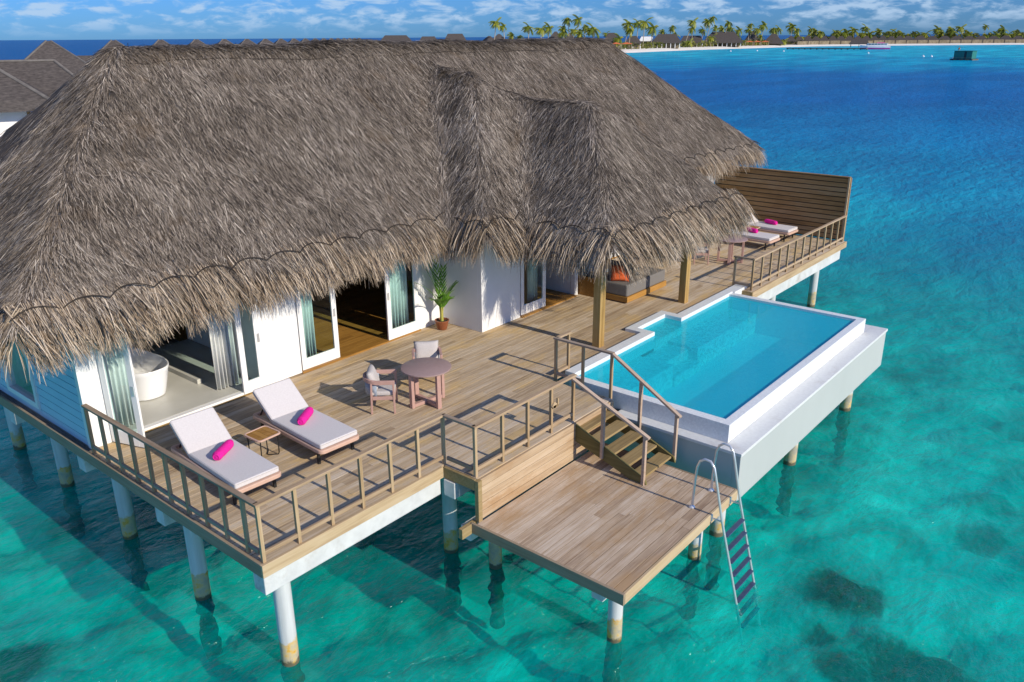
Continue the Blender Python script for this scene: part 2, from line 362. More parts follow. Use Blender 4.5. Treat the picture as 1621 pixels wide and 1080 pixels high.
# ------------------------------------------------------------------ mesh helpers
class MB:
    def __init__(s): s.v, s.f, s.r, s.mi = [], [], [], []
    def add(s, vs, fs, rnd=None, mi=0):
        o = len(s.v); s.v.extend([tuple(map(float, q)) for q in vs])
        rnd = random.random() if rnd is None else rnd
        for f in fs: s.f.append(tuple(i+o for i in f)); s.r.append(rnd); s.mi.append(mi)
    def box(s, x0, x1, y0, y1, z0, z1, rnd=None, mi=0, M=None):
        v = [(x0,y0,z0),(x1,y0,z0),(x1,y1,z0),(x0,y1,z0),(x0,y0,z1),(x1,y0,z1),(x1,y1,z1),(x0,y1,z1)]
        if M is not None: v = [tuple(M @ Vector(q)) for q in v]
        s.add(v, [(3,2,1,0),(4,5,6,7),(0,1,5,4),(1,2,6,5),(2,3,7,6),(3,0,4,7)], rnd, mi); return s
    def bar(s, p, q, w, h, up=(0,0,1), rnd=None, mi=0):
        p, q = Vector(p), Vector(q); d = (q-p); L = d.length; d.normalize()
        a = d.cross(Vector(up))
        if a.length < 1e-5: a = d.cross(Vector((1,0,0)))
        a.normalize(); b = a.cross(d)
        v = []
        for e in (p, q):
            for i, j in ((-1,-1),(1,-1),(1,1),(-1,1)): v.append(e + a*(i*w/2) + b*(j*h/2))
        s.add(v, [(3,2,1,0),(4,5,6,7),(0,1,5,4),(1,2,6,5),(2,3,7,6),(3,0,4,7)], rnd, mi); return s
    def tube(s, path, rad, n=8, cap=True, rnd=None, mi=0):
        P = [Vector(q) for q in path]; k = len(P)
        rad = [rad]*k if not hasattr(rad, '__len__') else rad
        vs, fs = [], []; prev = None
        for i in range(k):
            d = (P[min(i+1,k-1)] - P[max(i-1,0)]).normalized()
            if prev is None:
                a = d.cross(Vector((0,0,1)))
                if a.length < 1e-3: a = d.cross(Vector((1,0,0)))
            else: a = prev - d*prev.dot(d)
            a.normalize(); prev = a; b = d.cross(a)
            for j in range(n):
                t = 2*math.pi*j/n; vs.append(P[i] + (a*math.cos(t) + b*math.sin(t))*rad[i])
        for i in range(k-1):
            for j in range(n):
                fs.append((i*n+j, i*n+(j+1)%n, (i+1)*n+(j+1)%n, (i+1)*n+j))
        if cap: fs += [tuple(range(n-1,-1,-1)), tuple((k-1)*n+j for j in range(n))]
        s.add(vs, fs, rnd, mi); return s
    def lathe(s, prof, c=(0,0,0), n=24, rnd=None, mi=0, sx=1.0, sy=1.0):
        vs, fs = [], []; k = len(prof)
        for r_, z in prof:
            for j in range(n):
                t = 2*math.pi*j/n; vs.append((c[0]+r_*sx*math.cos(t), c[1]+r_*sy*math.sin(t), c[2]+z))
        for i in range(k-1):
            for j in range(n): fs.append((i*n+j, i*n+(j+1)%n, (i+1)*n+(j+1)%n, (i+1)*n+j))
        if prof[0][0] > 1e-4: fs.append(tuple(range(n-1,-1,-1)))
        if prof[-1][0] > 1e-4: fs.append(tuple((k-1)*n+j for j in range(n)))
        s.add(vs, fs, rnd, mi); return s
    def prism(s, poly, z0, z1, rnd=None, mi=0):
        n = len(poly)
        vs = [(x,y,z0) for x,y in poly] + [(x,y,z1) for x,y in poly]
        s.add(vs, [tuple(range(n-1,-1,-1)), tuple(range(n,2*n))] + [(i,(i+1)%n,n+(i+1)%n,n+i) for i in range(n)], rnd, mi); return s
    def build(s, name, m, parent=None, world=False, bevel=0.0, smooth=None, sub=0, recalc=True, seg=2):
        me = bpy.data.meshes.new(name); me.from_pydata(s.v, [], s.f); 
        if recalc:
            bm = bmesh.new(); bm.from_mesh(me); bmesh.ops.recalc_face_normals(bm, faces=bm.faces); bm.to_mesh(me); bm.free()
        a = me.attributes.new('rnd', 'FLOAT', 'FACE'); a.data.foreach_set('value', s.r)
        ms = m if isinstance(m, (list, tuple)) else [m]
        for x in ms: me.materials.append(x)
        if len(ms) > 1: me.polygons.foreach_set('material_index', s.mi)
        o = bpy.data.objects.new(name, me); COL.objects.link(o)
        if smooth is not None:
            me.polygons.foreach_set('use_smooth', [True]*len(me.polygons))
            if smooth < 180: me.set_sharp_from_angle(angle=R(smooth))
        if bevel:
            b = o.modifiers.new('bevel', 'BEVEL'); b.width = bevel; b.segments = seg; b.limit_method = 'ANGLE'; b.angle_limit = R(35)
        if sub:
            b = o.modifiers.new('sub', 'SUBSURF'); b.levels = sub; b.render_levels = sub
        if parent is not None:
            o.parent = parent
            if world:
                p = parent; T = Matrix.Identity(4)
                while p is not None: T = T @ Matrix.Translation(-p.location); p = p.parent if p.parent and p.type == 'EMPTY' else None
                if parent.type == 'EMPTY': o.matrix_parent_inverse = T
        return o
def tag(o, label=None, cat=None, group=None, kind=None):
    if label: o['label'] = label
    if cat: o['category'] = cat
    if group: o['group'] = group
    if kind: o['kind'] = kind
    return o
def thing(name, label, cat, loc=(0,0,0), rz=0.0, group=None, kind=None):
    o = bpy.data.objects.new(name, None); COL.objects.link(o); o.empty_display_size = 0.2
    o.location = loc; o.rotation_euler = (0,0,rz)
    return tag(o, label, cat, group, kind)
def dup(root, loc, rz=0.0, label=None, scale=None):
    def cp(o, par):
        c = o.copy(); COL.objects.link(c)
        if par is not None: c.parent = par
        for ch in list(o.children): cp(ch, c)
        return c
    c = cp(root, None); c.location = loc; c.rotation_euler = (0,0,rz)
    if scale: c.scale = scale
    if label: c['label'] = label
    return c
def strips(name, P, W, rnd, m, parent, world=False):
    """P: (n, k, 3) centre lines, W: (n, k, 3) half-width vectors -> one mesh of ribbons"""
    n, k, _ = P.shape
    v = np.stack([P-W, P+W], axis=2).reshape(-1, 3)
    base = (np.arange(n)*k*2)[:, None]
    seg = np.arange(k-1)[None, :]*2
    q = np.stack([base+seg, base+seg+1, base+seg+3, base+seg+2], axis=2).reshape(-1, 4)
    me = bpy.data.meshes.new(name)
    me.vertices.add(len(v)); me.vertices.foreach_set('co', v.astype(np.float32).ravel())
    me.loops.add(q.size); me.loops.foreach_set('vertex_index', q.astype(np.int32).ravel())
    me.polygons.add(len(q)); me.polygons.foreach_set('loop_start', np.arange(0, q.size, 4, dtype=np.int32))
    me.polygons.foreach_set('loop_total', np.full(len(q), 4, dtype=np.int32)) if hasattr(me.polygons[0], 'loop_total') and False else None
    me.update(calc_edges=True)
    a = me.attributes.new('rnd', 'FLOAT', 'FACE'); a.data.foreach_set('value', np.repeat(rnd, k-1).astype(np.float32))
    me.materials.append(m)
    o = bpy.data.objects.new(name, me); COL.objects.link(o)
    if parent is not None: o.parent = parent
    return o

# ------------------------------------------------------------------ sea, seabed
def disc(name, z, rad, rings, m, hole=0.0):
    b = MB(); n = 96; vs = [(4, 0, z)]; fs = []
    for rr in rings:
        for j in range(n): vs.append((4+rr*math.cos(2*math.pi*j/n), rr*math.sin(2*math.pi*j/n), z))
    for j in range(n): fs.append((0, 1+j, 1+(j+1) % n))
    for i in range(len(rings)-1):
        for j in range(n): fs.append((1+i*n+j, 1+(i+1)*n+j, 1+(i+1)*n+(j+1)%n, 1+i*n+(j+1)%n))
    b.add(vs, fs, .5)
    return b.build(name, m, recalc=False)
o = disc('sea', -2.2, 30000, [10, 30, 80, 200, 500, 1500, 5000, 14000, 30000], MT['sea']); tag(o, kind='structure', label='clear turquoise sea deepening to dark blue towards the horizon', cat='sea')
b = MB(); gx = np.concatenate([np.arange(-16, 44, .3)]); gy = np.arange(-18, 26, .3)
bx_, by_ = np.meshgrid(gx, gy, indexing='ij')
bz_ = -3.5 + .16*np.sin(bx_*1.1+np.sin(by_*.8)*1.4)*np.sin(by_*1.3+.5*bx_) + .10*np.sin(bx_*2.9+by_*1.7)*np.sin(by_*3.1-bx_*.6) + .07*np.sin(bx_*5.3-by_*2.2+np.sin(by_*3))+.06*np.sin(by_*6.1+bx_*3.7)
nx_, ny_ = len(gx), len(gy)
b.add(np.stack([bx_, by_, bz_], -1).reshape(-1, 3), [(i*ny_+j, (i+1)*ny_+j, (i+1)*ny_+j+1, i*ny_+j+1) for i in range(nx_-1) for j in range(ny_-1)], .5)
o = b.build('seabed', MT['bed'], recalc=False, smooth=180)
o2 = disc('outer_seabed', -3.9, 150, [10, 40, 150], MT['bed']); tag(o2, kind='structure', label='deeper sand floor of the lagoon away from the villa', cat='seabed')
tag(bpy.data.objects['seabed'], kind='structure', label='pale sandy seabed with dark coral patches', cat='seabed')

# ------------------------------------------------------------------ thatch
def tri_sample(poly, n):
    P = np.array(poly, float); tris = [(P[0], P[i], P[i+1]) for i in range(1, len(P)-1)]
    A = np.array([np.linalg.norm(np.cross(b-a, c-a))/2 for a, b, c in tris])
    k = rng.choice(len(tris), size=n, p=A/A.sum())
    T = np.array(tris)[k]
    s, t = rng.random(n), rng.random(n); fl = s+t > 1; s[fl], t[fl] = 1-s[fl], 1-t[fl]
    return T[:,0] + (T[:,1]-T[:,0])*s[:,None] + (T[:,2]-T[:,0])*t[:,None]
def poly_area(poly):
    P = np.array(poly, float)
    return sum(np.linalg.norm(np.cross(P[i]-P[0], P[i+1]-P[0]))/2 for i in range(1, len(P)-1))
def poly_normal(poly):
    P = np.array(poly, float); n = np.cross(P[1]-P[0], P[2]-P[0]); n /= np.linalg.norm(n)
    return n if n[2] > 0 else -n
def lumps(p):
    return (np.sin(p[:,0]*1.7+p[:,1]*.6)*np.sin(p[:,1]*1.3-p[:,2]*2.1+1.0)*.5 + np.sin(p[:,0]*4.1+p[:,2]*3.3)*.25)*.045
def face_strands(poly, dens, L=(.20,.48), w=(.0032,.0078), k=3):
    n = int(poly_area(poly)*dens)
    p = tri_sample(poly, n); nm = poly_normal(poly)
    d = np.array([0,0,-1.0]) - nm*(-nm[2]); d /= np.linalg.norm(d)
    s = np.cross(d, nm)
    # neighbouring strands lean alike: a smooth drift plus a random part
    drift = .07*np.sin(p[:,0]*1.1+p[:,1]*.7+p[:,2]*2.3) + .06*np.sin(p[:,0]*3.7-p[:,2]*5.1)
    ang = drift + rng.normal(0, .21, n)
    dd = d[None]*np.cos(ang)[:,None] + s[None]*np.sin(ang)[:,None]
    ss = np.cross(dd, nm[None])
    Ln = rng.uniform(L[0], L[1], n); wd = rng.uniform(w[0], w[1], n)
    h0 = lumps(p) + rng.uniform(-.02, .05, n)
    lift = rng.uniform(.0, .07, n) + (rng.random(n) < .07)*rng.uniform(.03, .10, n)
    tt = np.linspace(0, 1, k)
    bend = rng.normal(0, .07, n)
    P = np.zeros((n, k, 3)); W = np.zeros((n, k, 3))
    tw = rng.normal(0, .5, n)
    for i, t in enumerate(tt):
        P[:, i] = p + dd*(Ln*t)[:,None] + ss*(bend*Ln*t*t)[:,None] + nm[None]*(h0 + lift*t - .05*t*t)[:,None]
        wf = wd*(1.0 if i < k-1 else .35)
        W[:, i] = (ss*np.cos(tw)[:,None] + nm[None]*np.sin(tw)[:,None])*wf[:,None]
    return P, W, np.clip(rng.beta(2.0, 2.4, n) + (rng.random(n) < .05)*.25, 0, 1)
def fringe_strands(a, b, out, slope, dens, L=(.46,.84), w=(.003,.0072), thick=.20):
    """strands hanging from the eave a->b; out = horizontal outward direction, slope = roof angle"""
    a, b, out = np.array(a, float), np.array(b, float), np.array(out, float)
    Ln_ = np.linalg.norm(b-a); n = int(Ln_*dens); k = 5
    t = rng.random(n); p = a[None] + (b-a)[None]*t[:,None]
    al = (b-a)/Ln_
    back = rng.uniform(-.03, .30, n)          # how far up the slope the strand is tied
    dz = np.array([0,0,1.0])
    ca, sa = math.cos(slope), math.sin(slope)
    p = p - out[None]*(back*ca)[:,None] + dz[None]*(back*sa)[:,None]
    nrm = out*sa + dz*ca
    p = p + nrm[None]*(rng.uniform(-thick, .05, n) + .03*np.sin(t*Ln_*2.6))[:,None]
    clump = np.sin(t*Ln_*9+np.sin(t*Ln_*2.3)*2)*.12 + np.sin(t*Ln_*23)*.06
    side = rng.normal(0, .13, n) + clump + .10
    Ls = rng.uniform(L[0], L[1], n)*(1+.10*np.sin(t*Ln_*5.1)+.08*np.sin(t*Ln_*13)) + back
    s0 = slope + rng.normal(.02, .10, n); s1 = s0 + rng.uniform(.25, .75, n)
    P = np.zeros((n, k, 3)); W = np.zeros((n, k, 3)); cur = p.copy(); wd = rng.uniform(w[0], w[1], n); tw = rng.normal(0, .8, n)
    for i in range(k):
        P[:, i] = cur
        th = s0 + (s1-s0)*(i/(k-1))
        d = out[None]*np.cos(th)[:,None] - dz[None]*np.sin(th)[:,None] + al[None]*(side*(.6+.8*i/(k-1)))[:,None]
        d /= np.linalg.norm(d, axis=1)[:,None]
        nn = out[None]*np.sin(th)[:,None] + dz[None]*np.cos(th)[:,None]
        sv = np.cross(d, nn); W[:, i] = (sv*np.cos(tw)[:,None] + nn*np.sin(tw)[:,None])*(wd*(1.0 if i < k-1 else .3))[:,None]
        cur = cur + d*(Ls/(k-1))[:,None]
    return P, W, np.clip(rng.beta(2.0, 2.0, n) + (rng.random(n) < .06)*.2, 0, 1)
def scallop(a, b, out, slope, pitch=.72, sag=.14):
    a, b, out = Vector(a), Vector(b), Vector(out); L = (b-a).length; n = max(1, round(L/pitch)); pts = []
    up = Vector((-out.x*math.cos(slope), -out.y*math.cos(slope), math.sin(slope))); nr = Vector((out.x*math.sin(slope), out.y*math.sin(slope), math.cos(slope)))
    for i in range(n):
        s_ = sag*random.uniform(.75, 1.25)
        for j in range(6):
            t = j/6; pts.append(a + (b-a)*((i+t)/n) + up*(s_*(4*t*(1-t))) + nr*.075)
    pts.append(b + nr*.075)
    return pts

E_ = 2.74; RZ = 6.47
villa = thing('overwater_villa', 'nearest white overwater villa under a huge grey thatched roof, beside the pool', 'villa', (11, 8, -.2))
def merge(lst):
    return tuple(np.concatenate([q[i] for q in lst]) for i in range(3))
# the three thatched roofs as one packed, softly rounded surface: height over the plan
GS = .06
GX, GY = np.arange(-2.2, 25.4, GS), np.arange(-.6, 13.0, GS)
def roof_height(X, Y):
    m = np.minimum.reduce([E_ + (RZ-E_)/3.9*(Y-4.1), E_ + (RZ-E_)/3.9*(11.9-Y), E_ + (RZ-E_)/4.05*(X+1.0), E_ + (RZ-E_)/4.6*(24.3-X)])
    m = m + .035*np.clip((X-3)/16, 0, 1)
    p = np.minimum.reduce([2.68+1.06*(X-7.9), 2.68+1.06*(13.9-X), 2.68+1.06*(Y-2.95)])
    v = np.minimum.reduce([2.58+2.58/2.85*(X-9.15), 2.58+2.58/3.2*(15.2-X), 2.58+2.58/2.6*(Y-.58)])
    p = np.where(Y > 8, -9, p); v = np.where(Y > 8, -9, v)
    return m, p, v
_X, _Y = np.meshgrid(GX, GY, indexing='ij')
HM = np.stack(roof_height(_X, _Y)); OWN = HM.argmax(0); H = HM.max(0)
def blur(a, r_, ax):
    k = 2*r_+1; pad = [(r_, r_) if q == ax else (0, 0) for q in range(2)]
    c = np.cumsum(np.pad(a, pad, mode='edge'), axis=ax); c = np.concatenate([np.zeros_like(np.take(c, [0], ax)), c], axis=ax)
    n = a.shape[ax]; return (np.take(c, np.arange(k, k+n), ax)-np.take(c, np.arange(0, n), ax))/k
HS = H.copy()
for _ in range(2): HS = blur(blur(HS, 3, 0), 3, 1)
_H2 = HS.copy()
for _ in range(2): _H2 = blur(blur(_H2, 4, 0), 4, 1)
_wm = blur(blur((OWN >= 1).astype(float), 6, 0), 6, 1)
HS = HS*(1-_wm) + (_H2+.06*np.clip((H-3.1)/1.2, 0, 1)-.02*(H < 3.0))*_wm
und = .035*np.sin(_X*1.3+_Y*.7)*np.sin(_X*.6-H*2.1+1) + .02*np.sin(_X*3.1+H*2.7)*np.sin(_X*1.7-H*4.3)
wob = .10*np.sin(_X*.9)+.05*np.sin(_X*2.7+1)
cph = np.mod((H-2.6+wob)/.78, 1.0)
HS = HS + und + .030*(1-cph)**2
HS = HS + np.where(OWN == 0, .05*np.exp(-((_Y-8)/.28)**2), 0)
EAVE = np.array([E_, 2.68, 2.58])
def bil(a, x, y):
    u = np.clip((x-GX[0])/GS, 0, len(GX)-1.001); v = np.clip((y-GY[0])/GS, 0, len(GY)-1.001)
    i, j = u.astype(int), v.astype(int); fu, fv = u-i, v-j
    return (a[i,j]*(1-fu)*(1-fv)+a[i+1,j]*fu*(1-fv)+a[i,j+1]*(1-fu)*fv+a[i+1,j+1]*fu*fv)
def near(a, x, y):
    return a[np.clip(np.rint((x-GX[0])/GS).astype(int), 0, len(GX)-1), np.clip(np.rint((y-GY[0])/GS).astype(int), 0, len(GY)-1)]
HG_ = blur(blur(H, 4, 0), 4, 1)
DX, DY = np.gradient(HG_, GS)
def roof_strands(own, n):
    x = rng.uniform(GX[0], GX[-1], n); y = rng.uniform(GY[0], GY[-1], n)
    keep = (near(OWN, x, y) == own) & (bil(H, x, y) > EAVE[own]-.02)
    # the far end and the back of the roof need fewer strands
    pr = np.where(y > 8.2, .05, np.where(x > 17, .55, np.where(x > 10, .8, 1.0)))
    keep &= rng.random(n) < pr
    x, y = x[keep], y[keep]; n = len(x)
    gx, gy = bil(DX, x, y), bil(DY, x, y); gl = np.maximum(np.hypot(gx, gy), .05)
    p = np.stack([x, y, bil(HS, x, y)], 1)
    nm = np.stack([-gx, -gy, np.ones(n)], 1); nm /= np.linalg.norm(nm, axis=1)[:,None]
    d = np.stack([-gx, -gy, -gl*gl], 1); d /= np.linalg.norm(d, axis=1)[:,None]
    s_ = np.cross(d, nm)
    drift = .07*np.sin(x*1.1+y*.7+p[:,2]*2.3) + .06*np.sin(x*3.7-p[:,2]*5.1)
    ang = drift + rng.normal(0, .20, n) + (rng.random(n) < .06)*rng.normal(0, .5, n)
    dd = d*np.cos(ang)[:,None] + s_*np.sin(ang)[:,None]; ss = np.cross(dd, nm)
    L = rng.uniform(.18, .42, n); wd = rng.uniform(.0026, .0062, n)
    h0 = rng.uniform(-.03, .015, n); lift = rng.uniform(.0, .03 if own == 0 else .015, n) + (rng.random(n) < .05)*rng.uniform(.02, .06, n)
    bend = rng.normal(0, .08, n); tw = rng.normal(0, .28, n); k = 3
    P = np.zeros((n, k, 3)); W = np.zeros((n, k, 3))
    for i, t in enumerate((0, .5, 1)):
        P[:, i] = p + dd*(L*t)[:,None] + ss*(bend*L*t*t)[:,None] + nm*(h0 + lift*t)[:,None]
        W[:, i] = (ss*np.cos(tw)[:,None] + nm*np.sin(tw)[:,None])*(wd*(1.0 if i < 2 else .35))[:,None]
    return P, W, np.clip(rng.beta(2.0, 2.4, n) + (rng.random(n) < .04)*.25, 0, 1)
A_ = (GX[-1]-GX[0])*(GY[-1]-GY[0])
def make_roof(name, own, dens, eaves):
    ok = (OWN == own) & (H > EAVE[own]-.03)
    q = ok[:-1,:-1]
    I, J = np.nonzero(q); idx = -np.ones(H.shape, int); b = MB(); vs = []
    def vid(i, j):
        if idx[i,j] < 0: idx[i,j] = len(vs); vs.append((GX[i], GY[j], HS[i,j]-.022))
        return idx[i,j]
    fs = [(vid(i,j), vid(i+1,j), vid(i+1,j+1), vid(i,j+1)) for i, j in zip(I, J)]
    b.add(vs, fs, .2); ro = b.build(name, MT['thatch'], villa, world=True, recalc=False, smooth=180)
    P, W, r_ = roof_strands(own, int(A_*dens*1.15)); strips('thatch', P, W, r_, MT['thatch'], ro)
    F = []; rp = MB()
    for a, c, out, sl_, n_ in eaves:
        F.append(fringe_strands(a, c, out, sl_, n_, L=(.46,.84) if own < 2 else (.55,.98))); rp.tube(scallop(a, c, out, sl_), .0115, 5)
    P, W, r_ = merge(F); strips('fringe', P, W, r_, MT['fringe'], ro)
    rp.build('rope', MT['rope'], ro, recalc=False)
    return ro
sm = math.atan2(RZ-E_, 3.9); sl = math.atan2(RZ-E_, 4.05); s45 = math.atan(.993); sv1 = math.atan2(2.46, 2.85); sv2 = math.atan2(2.46, 2.6)
make_roof('roof', 0, 3000, [((-1.0,4.1,E_), (8.2,4.1,E_), (0,-1,0), sm, 760), ((15.0,4.1,E_), (24.3,4.1,E_), (0,-1,0), sm, 300), ((-1.0,11.9,E_), (-1.0,4.1,E_), (-1,0,0), sl, 580),
           ((24.3,4.1,E_), (24.3,11.9,E_), (1,0,0), sm, 200), ((24.3,11.9,E_), (-1.0,11.9,E_), (0,1,0), sm, 50)])
make_roof('porch_roof', 1, 3000, [((7.9,4.1,2.68), (7.9,2.95,2.68), (-1,0,0), s45, 600), ((7.9,2.95,2.68), (9.7,2.95,2.68), (0,-1,0), s45, 600)])
make_roof('pavilion_roof', 2, 2800, [((9.15,3.2,2.58), (9.15,.58,2.58), (-1,0,0), sv1, 600), ((9.15,.58,2.58), (15.2,.58,2.58), (0,-1,0), sv2, 700), ((15.2,.58,2.58), (15.2,4.1,2.58), (1,0,0), sv1, 280)])
def ridge_rope(pts):
    MB().tube([(x, y, float(bil(HS, np.array([x]), np.array([y]))[0])+.035+random.uniform(-.008,.008)) for x, y in pts], .011, 5).build('ridge_rope', MT['rope'], villa, world=True, recalc=False)
ridge_rope([(3.0+.35*i, 7.55+random.uniform(-.015,.015)) for i in range(48)])
ridge_rope([(11.74+random.uniform(-.01,.01), 3.4+.2*i) for i in range(15)])

# ------------------------------------------------------------------ villa walls
W_ = MT['white']
def wall(x0, x1, y0, y1, z0=0.0, z1=2.85, name='wall', m=None):
    return MB().box(x0, x1, y0, y1, z0, z1).build(name, m or W_, villa, world=True, bevel=.006)
wall(.10, .46, 5.0, 5.12)
wall(3.46, 4.36, 5.0, 5.12)
wall(7.76, 8.54, 5.0, 5.12)
wall(.46, 3.46, 5.003, 5.117, 2.35, 2.85, 'lintel')
wall(4.36, 7.76, 5.003, 5.117, 2.35, 2.85, 'lintel')
wall(8.55, 8.67, 3.82, 5.12)
wall(8.55, 9.96, 3.70, 3.82)
wall(9.96, 12.26, 3.703, 3.817, 2.35, 2.85, 'lintel')
wall(12.26, 12.40, 3.69, 3.83, 0, 2.85, 'corner_post')
wall(12.28, 12.38, 3.83, 5.0)
wall(12.38, 14.2, 5.0, 5.12); wall(14.2, 18.4, 5.003, 5.117, 2.3, 2.85, 'lintel'); wall(18.4, 22.6, 5.0, 5.12)
wall(22.48, 22.6, 5.12, 11.5)
wall(.10, 22.6, 11.5, 11.62)
wall(22.44, 22.64, 4.94, 5.0, 0, 2.85, 'corner_trim')
# left wall: lapped boards, a tall window
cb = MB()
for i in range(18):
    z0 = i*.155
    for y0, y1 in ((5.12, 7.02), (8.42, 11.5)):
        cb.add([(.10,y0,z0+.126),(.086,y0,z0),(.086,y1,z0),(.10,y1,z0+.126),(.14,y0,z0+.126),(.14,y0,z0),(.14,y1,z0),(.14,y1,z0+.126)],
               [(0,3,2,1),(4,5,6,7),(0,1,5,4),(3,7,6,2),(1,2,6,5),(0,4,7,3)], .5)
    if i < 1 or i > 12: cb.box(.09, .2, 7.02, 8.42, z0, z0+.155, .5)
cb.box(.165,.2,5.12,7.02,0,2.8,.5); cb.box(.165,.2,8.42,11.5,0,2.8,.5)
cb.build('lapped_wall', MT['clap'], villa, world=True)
tr = MB(); tr.box(.06,.10,5.0,5.12,0,2.8); tr.build('corner_trim', W_, villa, world=True, bevel=.004)
w = MB(); w.box(.05,.2,7.02,7.11,.155,2.0); w.box(.05,.2,8.33,8.42,.155,2.0); w.box(.05,.2,7.11,8.33,.155,.26); w.box(.05,.2,7.11,8.33,1.9,2.0)
wo_ = w.build('window', W_, villa, world=True, bevel=.005)
MB().box(.12,.132,7.11,8.33,.26,1.9).build('pane', MT['glass'], wo_)
# floors and inner walls
MB().box(.21,3.9,5.05,8.6,-.2,.06).build('bathroom_floor', MT['bathfloor'], villa, world=True, bevel=.01)
MB().box(.46,3.46,4.93,5.05,-.05,.06).build('sill', W_, villa, world=True, bevel=.01)
MB().box(.46,3.46,4.88,4.93,-.05,.015).build('threshold', MT['pillar'], villa, world=True)
fb = MB()
for i in range(44):
    y = 5.05+i*.145; x = 3.91
    while x < 22.4:
        x1 = min(x+random.uniform(2,4), 22.45); fb.box(x, x1-.003, y, y+.142, -.1, .03); x = x1
for i in range(9):
    y = 3.75+i*.145; fb.box(8.68, 12.26, y, y+.142, -.1, .028)
fb.build('interior_floor', MT['floor_in'], villa, world=True)
MB().box(4.36,7.76,4.93,5.05,-.05,.035).build('threshold', MT['teak'], villa, world=True)
MB().box(9.96,12.26,3.62,3.75,-.05,.033).build('threshold', MT['teak'], villa, world=True)
wall(3.9, 4.0, 7.2, 8.6, .06, 2.85, 'partition_wall'); wall(.2, 2.7, 8.6, 8.72, 0, 2.85, 'partition_wall'); wall(3.46, 3.56, 5.12, 6.4, .06, 2.85, 'partition_wall')
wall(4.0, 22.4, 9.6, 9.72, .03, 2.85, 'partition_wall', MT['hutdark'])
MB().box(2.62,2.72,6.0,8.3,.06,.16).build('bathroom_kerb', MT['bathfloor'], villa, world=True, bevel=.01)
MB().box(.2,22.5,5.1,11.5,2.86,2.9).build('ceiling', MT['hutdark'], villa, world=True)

def door_leaf(x, y, ang, width, h=2.25, handle_at=None, z=.03):
    """leaf hinged at (x, y), running along `ang`"""
    T = Matrix.Translation((x,y,z)) @ Matrix.Rotation(ang, 4, 'Z')
    m = MB(); t = .022; st = .12
    m.box(0,st,-t,t,0,h,M=T).box(width-st,width,-t,t,0,h,M=T).box(st,width-st,-t,t,0,.24,M=T).box(st,width-st,-t,t,h-.13,h,M=T)
    d = m.build('door', W_, villa, world=True, bevel=.005)
    MB().box(st,width-st,-.006,.006,.24,h-.13,M=T).build('glass_pane', MT['glass'], d)
    if handle_at is not None:
        hx = handle_at*width
        MB().box(hx-.028,hx+.028,-.034,.034,.95,1.13,M=T).build('handle', MT['steel'], d, bevel=.004)
    return d
door_leaf(.42, 4.97, R(-71), .72, handle_at=.93)
door_leaf(3.46, 4.95, R(180+3), .50, handle_at=.1)
door_leaf(4.42, 5.03, 0, .98, handle_at=.93)
door_leaf(6.76, 4.97, 0, .97, handle_at=.05)
door_leaf(10.02, 3.74, 0, 1.0, handle_at=.93)
door_leaf(14.2, 5.05, 0, 1.0); door_leaf(15.2, 5.07, 0, 1.0); door_leaf(16.3, 5.05, 0, 1.0); door_leaf(17.4, 5.05, 0, 1.0)
wall(3.46, 4.36, 4.955, 5.0, .02, 2.4, 'shutter_panel')

for x, y in ((9.5, 1.09), (13.55, 1.16)):
    p = MB(); p.box(x-.095, x+.0, y-.095, y+.095, 0, 2.75); p.box(x+.003, x+.10, y-.098, y+.098, 0, 2.75)
    pp = p.build('timber_post', MT['pillar'], villa, world=True, bevel=.008)
MB().box(9.3,15.0,1.02,1.16,2.45,2.62).build('eave_beam', MT['pillar'], villa, world=True)
MB().box(9.50,9.60,.955,.99,1.72,1.80).build('lamp_bracket', W_, villa, world=True, bevel=.004)

# ------------------------------------------------------------------ curtains and bath
def curtain(x0, x1, y, label, z0=.08, z1=2.5, folds=6, dirx=True):
    t = thing('curtain', label, 'curtain', (x0, y, z0))
    b = MB(); n = folds*8; vs = []
    for j in range(3):
        z = [0, (z1-z0)*.5, z1-z0][j]
        for i in range(n+1):
            u = i/n; a = .045*math.sin(2*math.pi*folds*u)+.012*math.sin(17*u+j)
            L = (x1-x0)*u
            vs.append((L, a, z) if dirx else (a, L, z))
    b.add(vs, [(j*(n+1)+i, j*(n+1)+i+1, (j+1)*(n+1)+i+1, (j+1)*(n+1)+i) for j in range(2) for i in range(n)], .5)
    o = b.build('drape', MT['curtain'], t, smooth=180)
    o.modifiers.new('thick', 'SOLIDIFY').thickness = .008
    MB().tube([(-.03,0,z1-z0+.02),(x1-x0+.03,0,z1-z0+.02)] if dirx else [(0,-.03,z1-z0+.02),(0,x1-x0+.03,z1-z0+.02)], .014, 8).build('curtain_rail', MT['steel'], t)
curtain(2.70, 3.16, 5.40, 'white curtain gathered at the right of the bathroom opening')
curtain(.50, 1.02, 5.25, 'white curtain behind the open glass door at the villa corner')
curtain(4.50, 4.95, 5.25, 'pale curtain behind the fixed glass door left of the bedroom opening')
curtain(7.05, 7.65, 5.25, 'pale curtain behind the glass door beside the potted palm')
curtain(10.65, 10.98, 4.0, 'pale curtain behind the glass door by the near timber post')

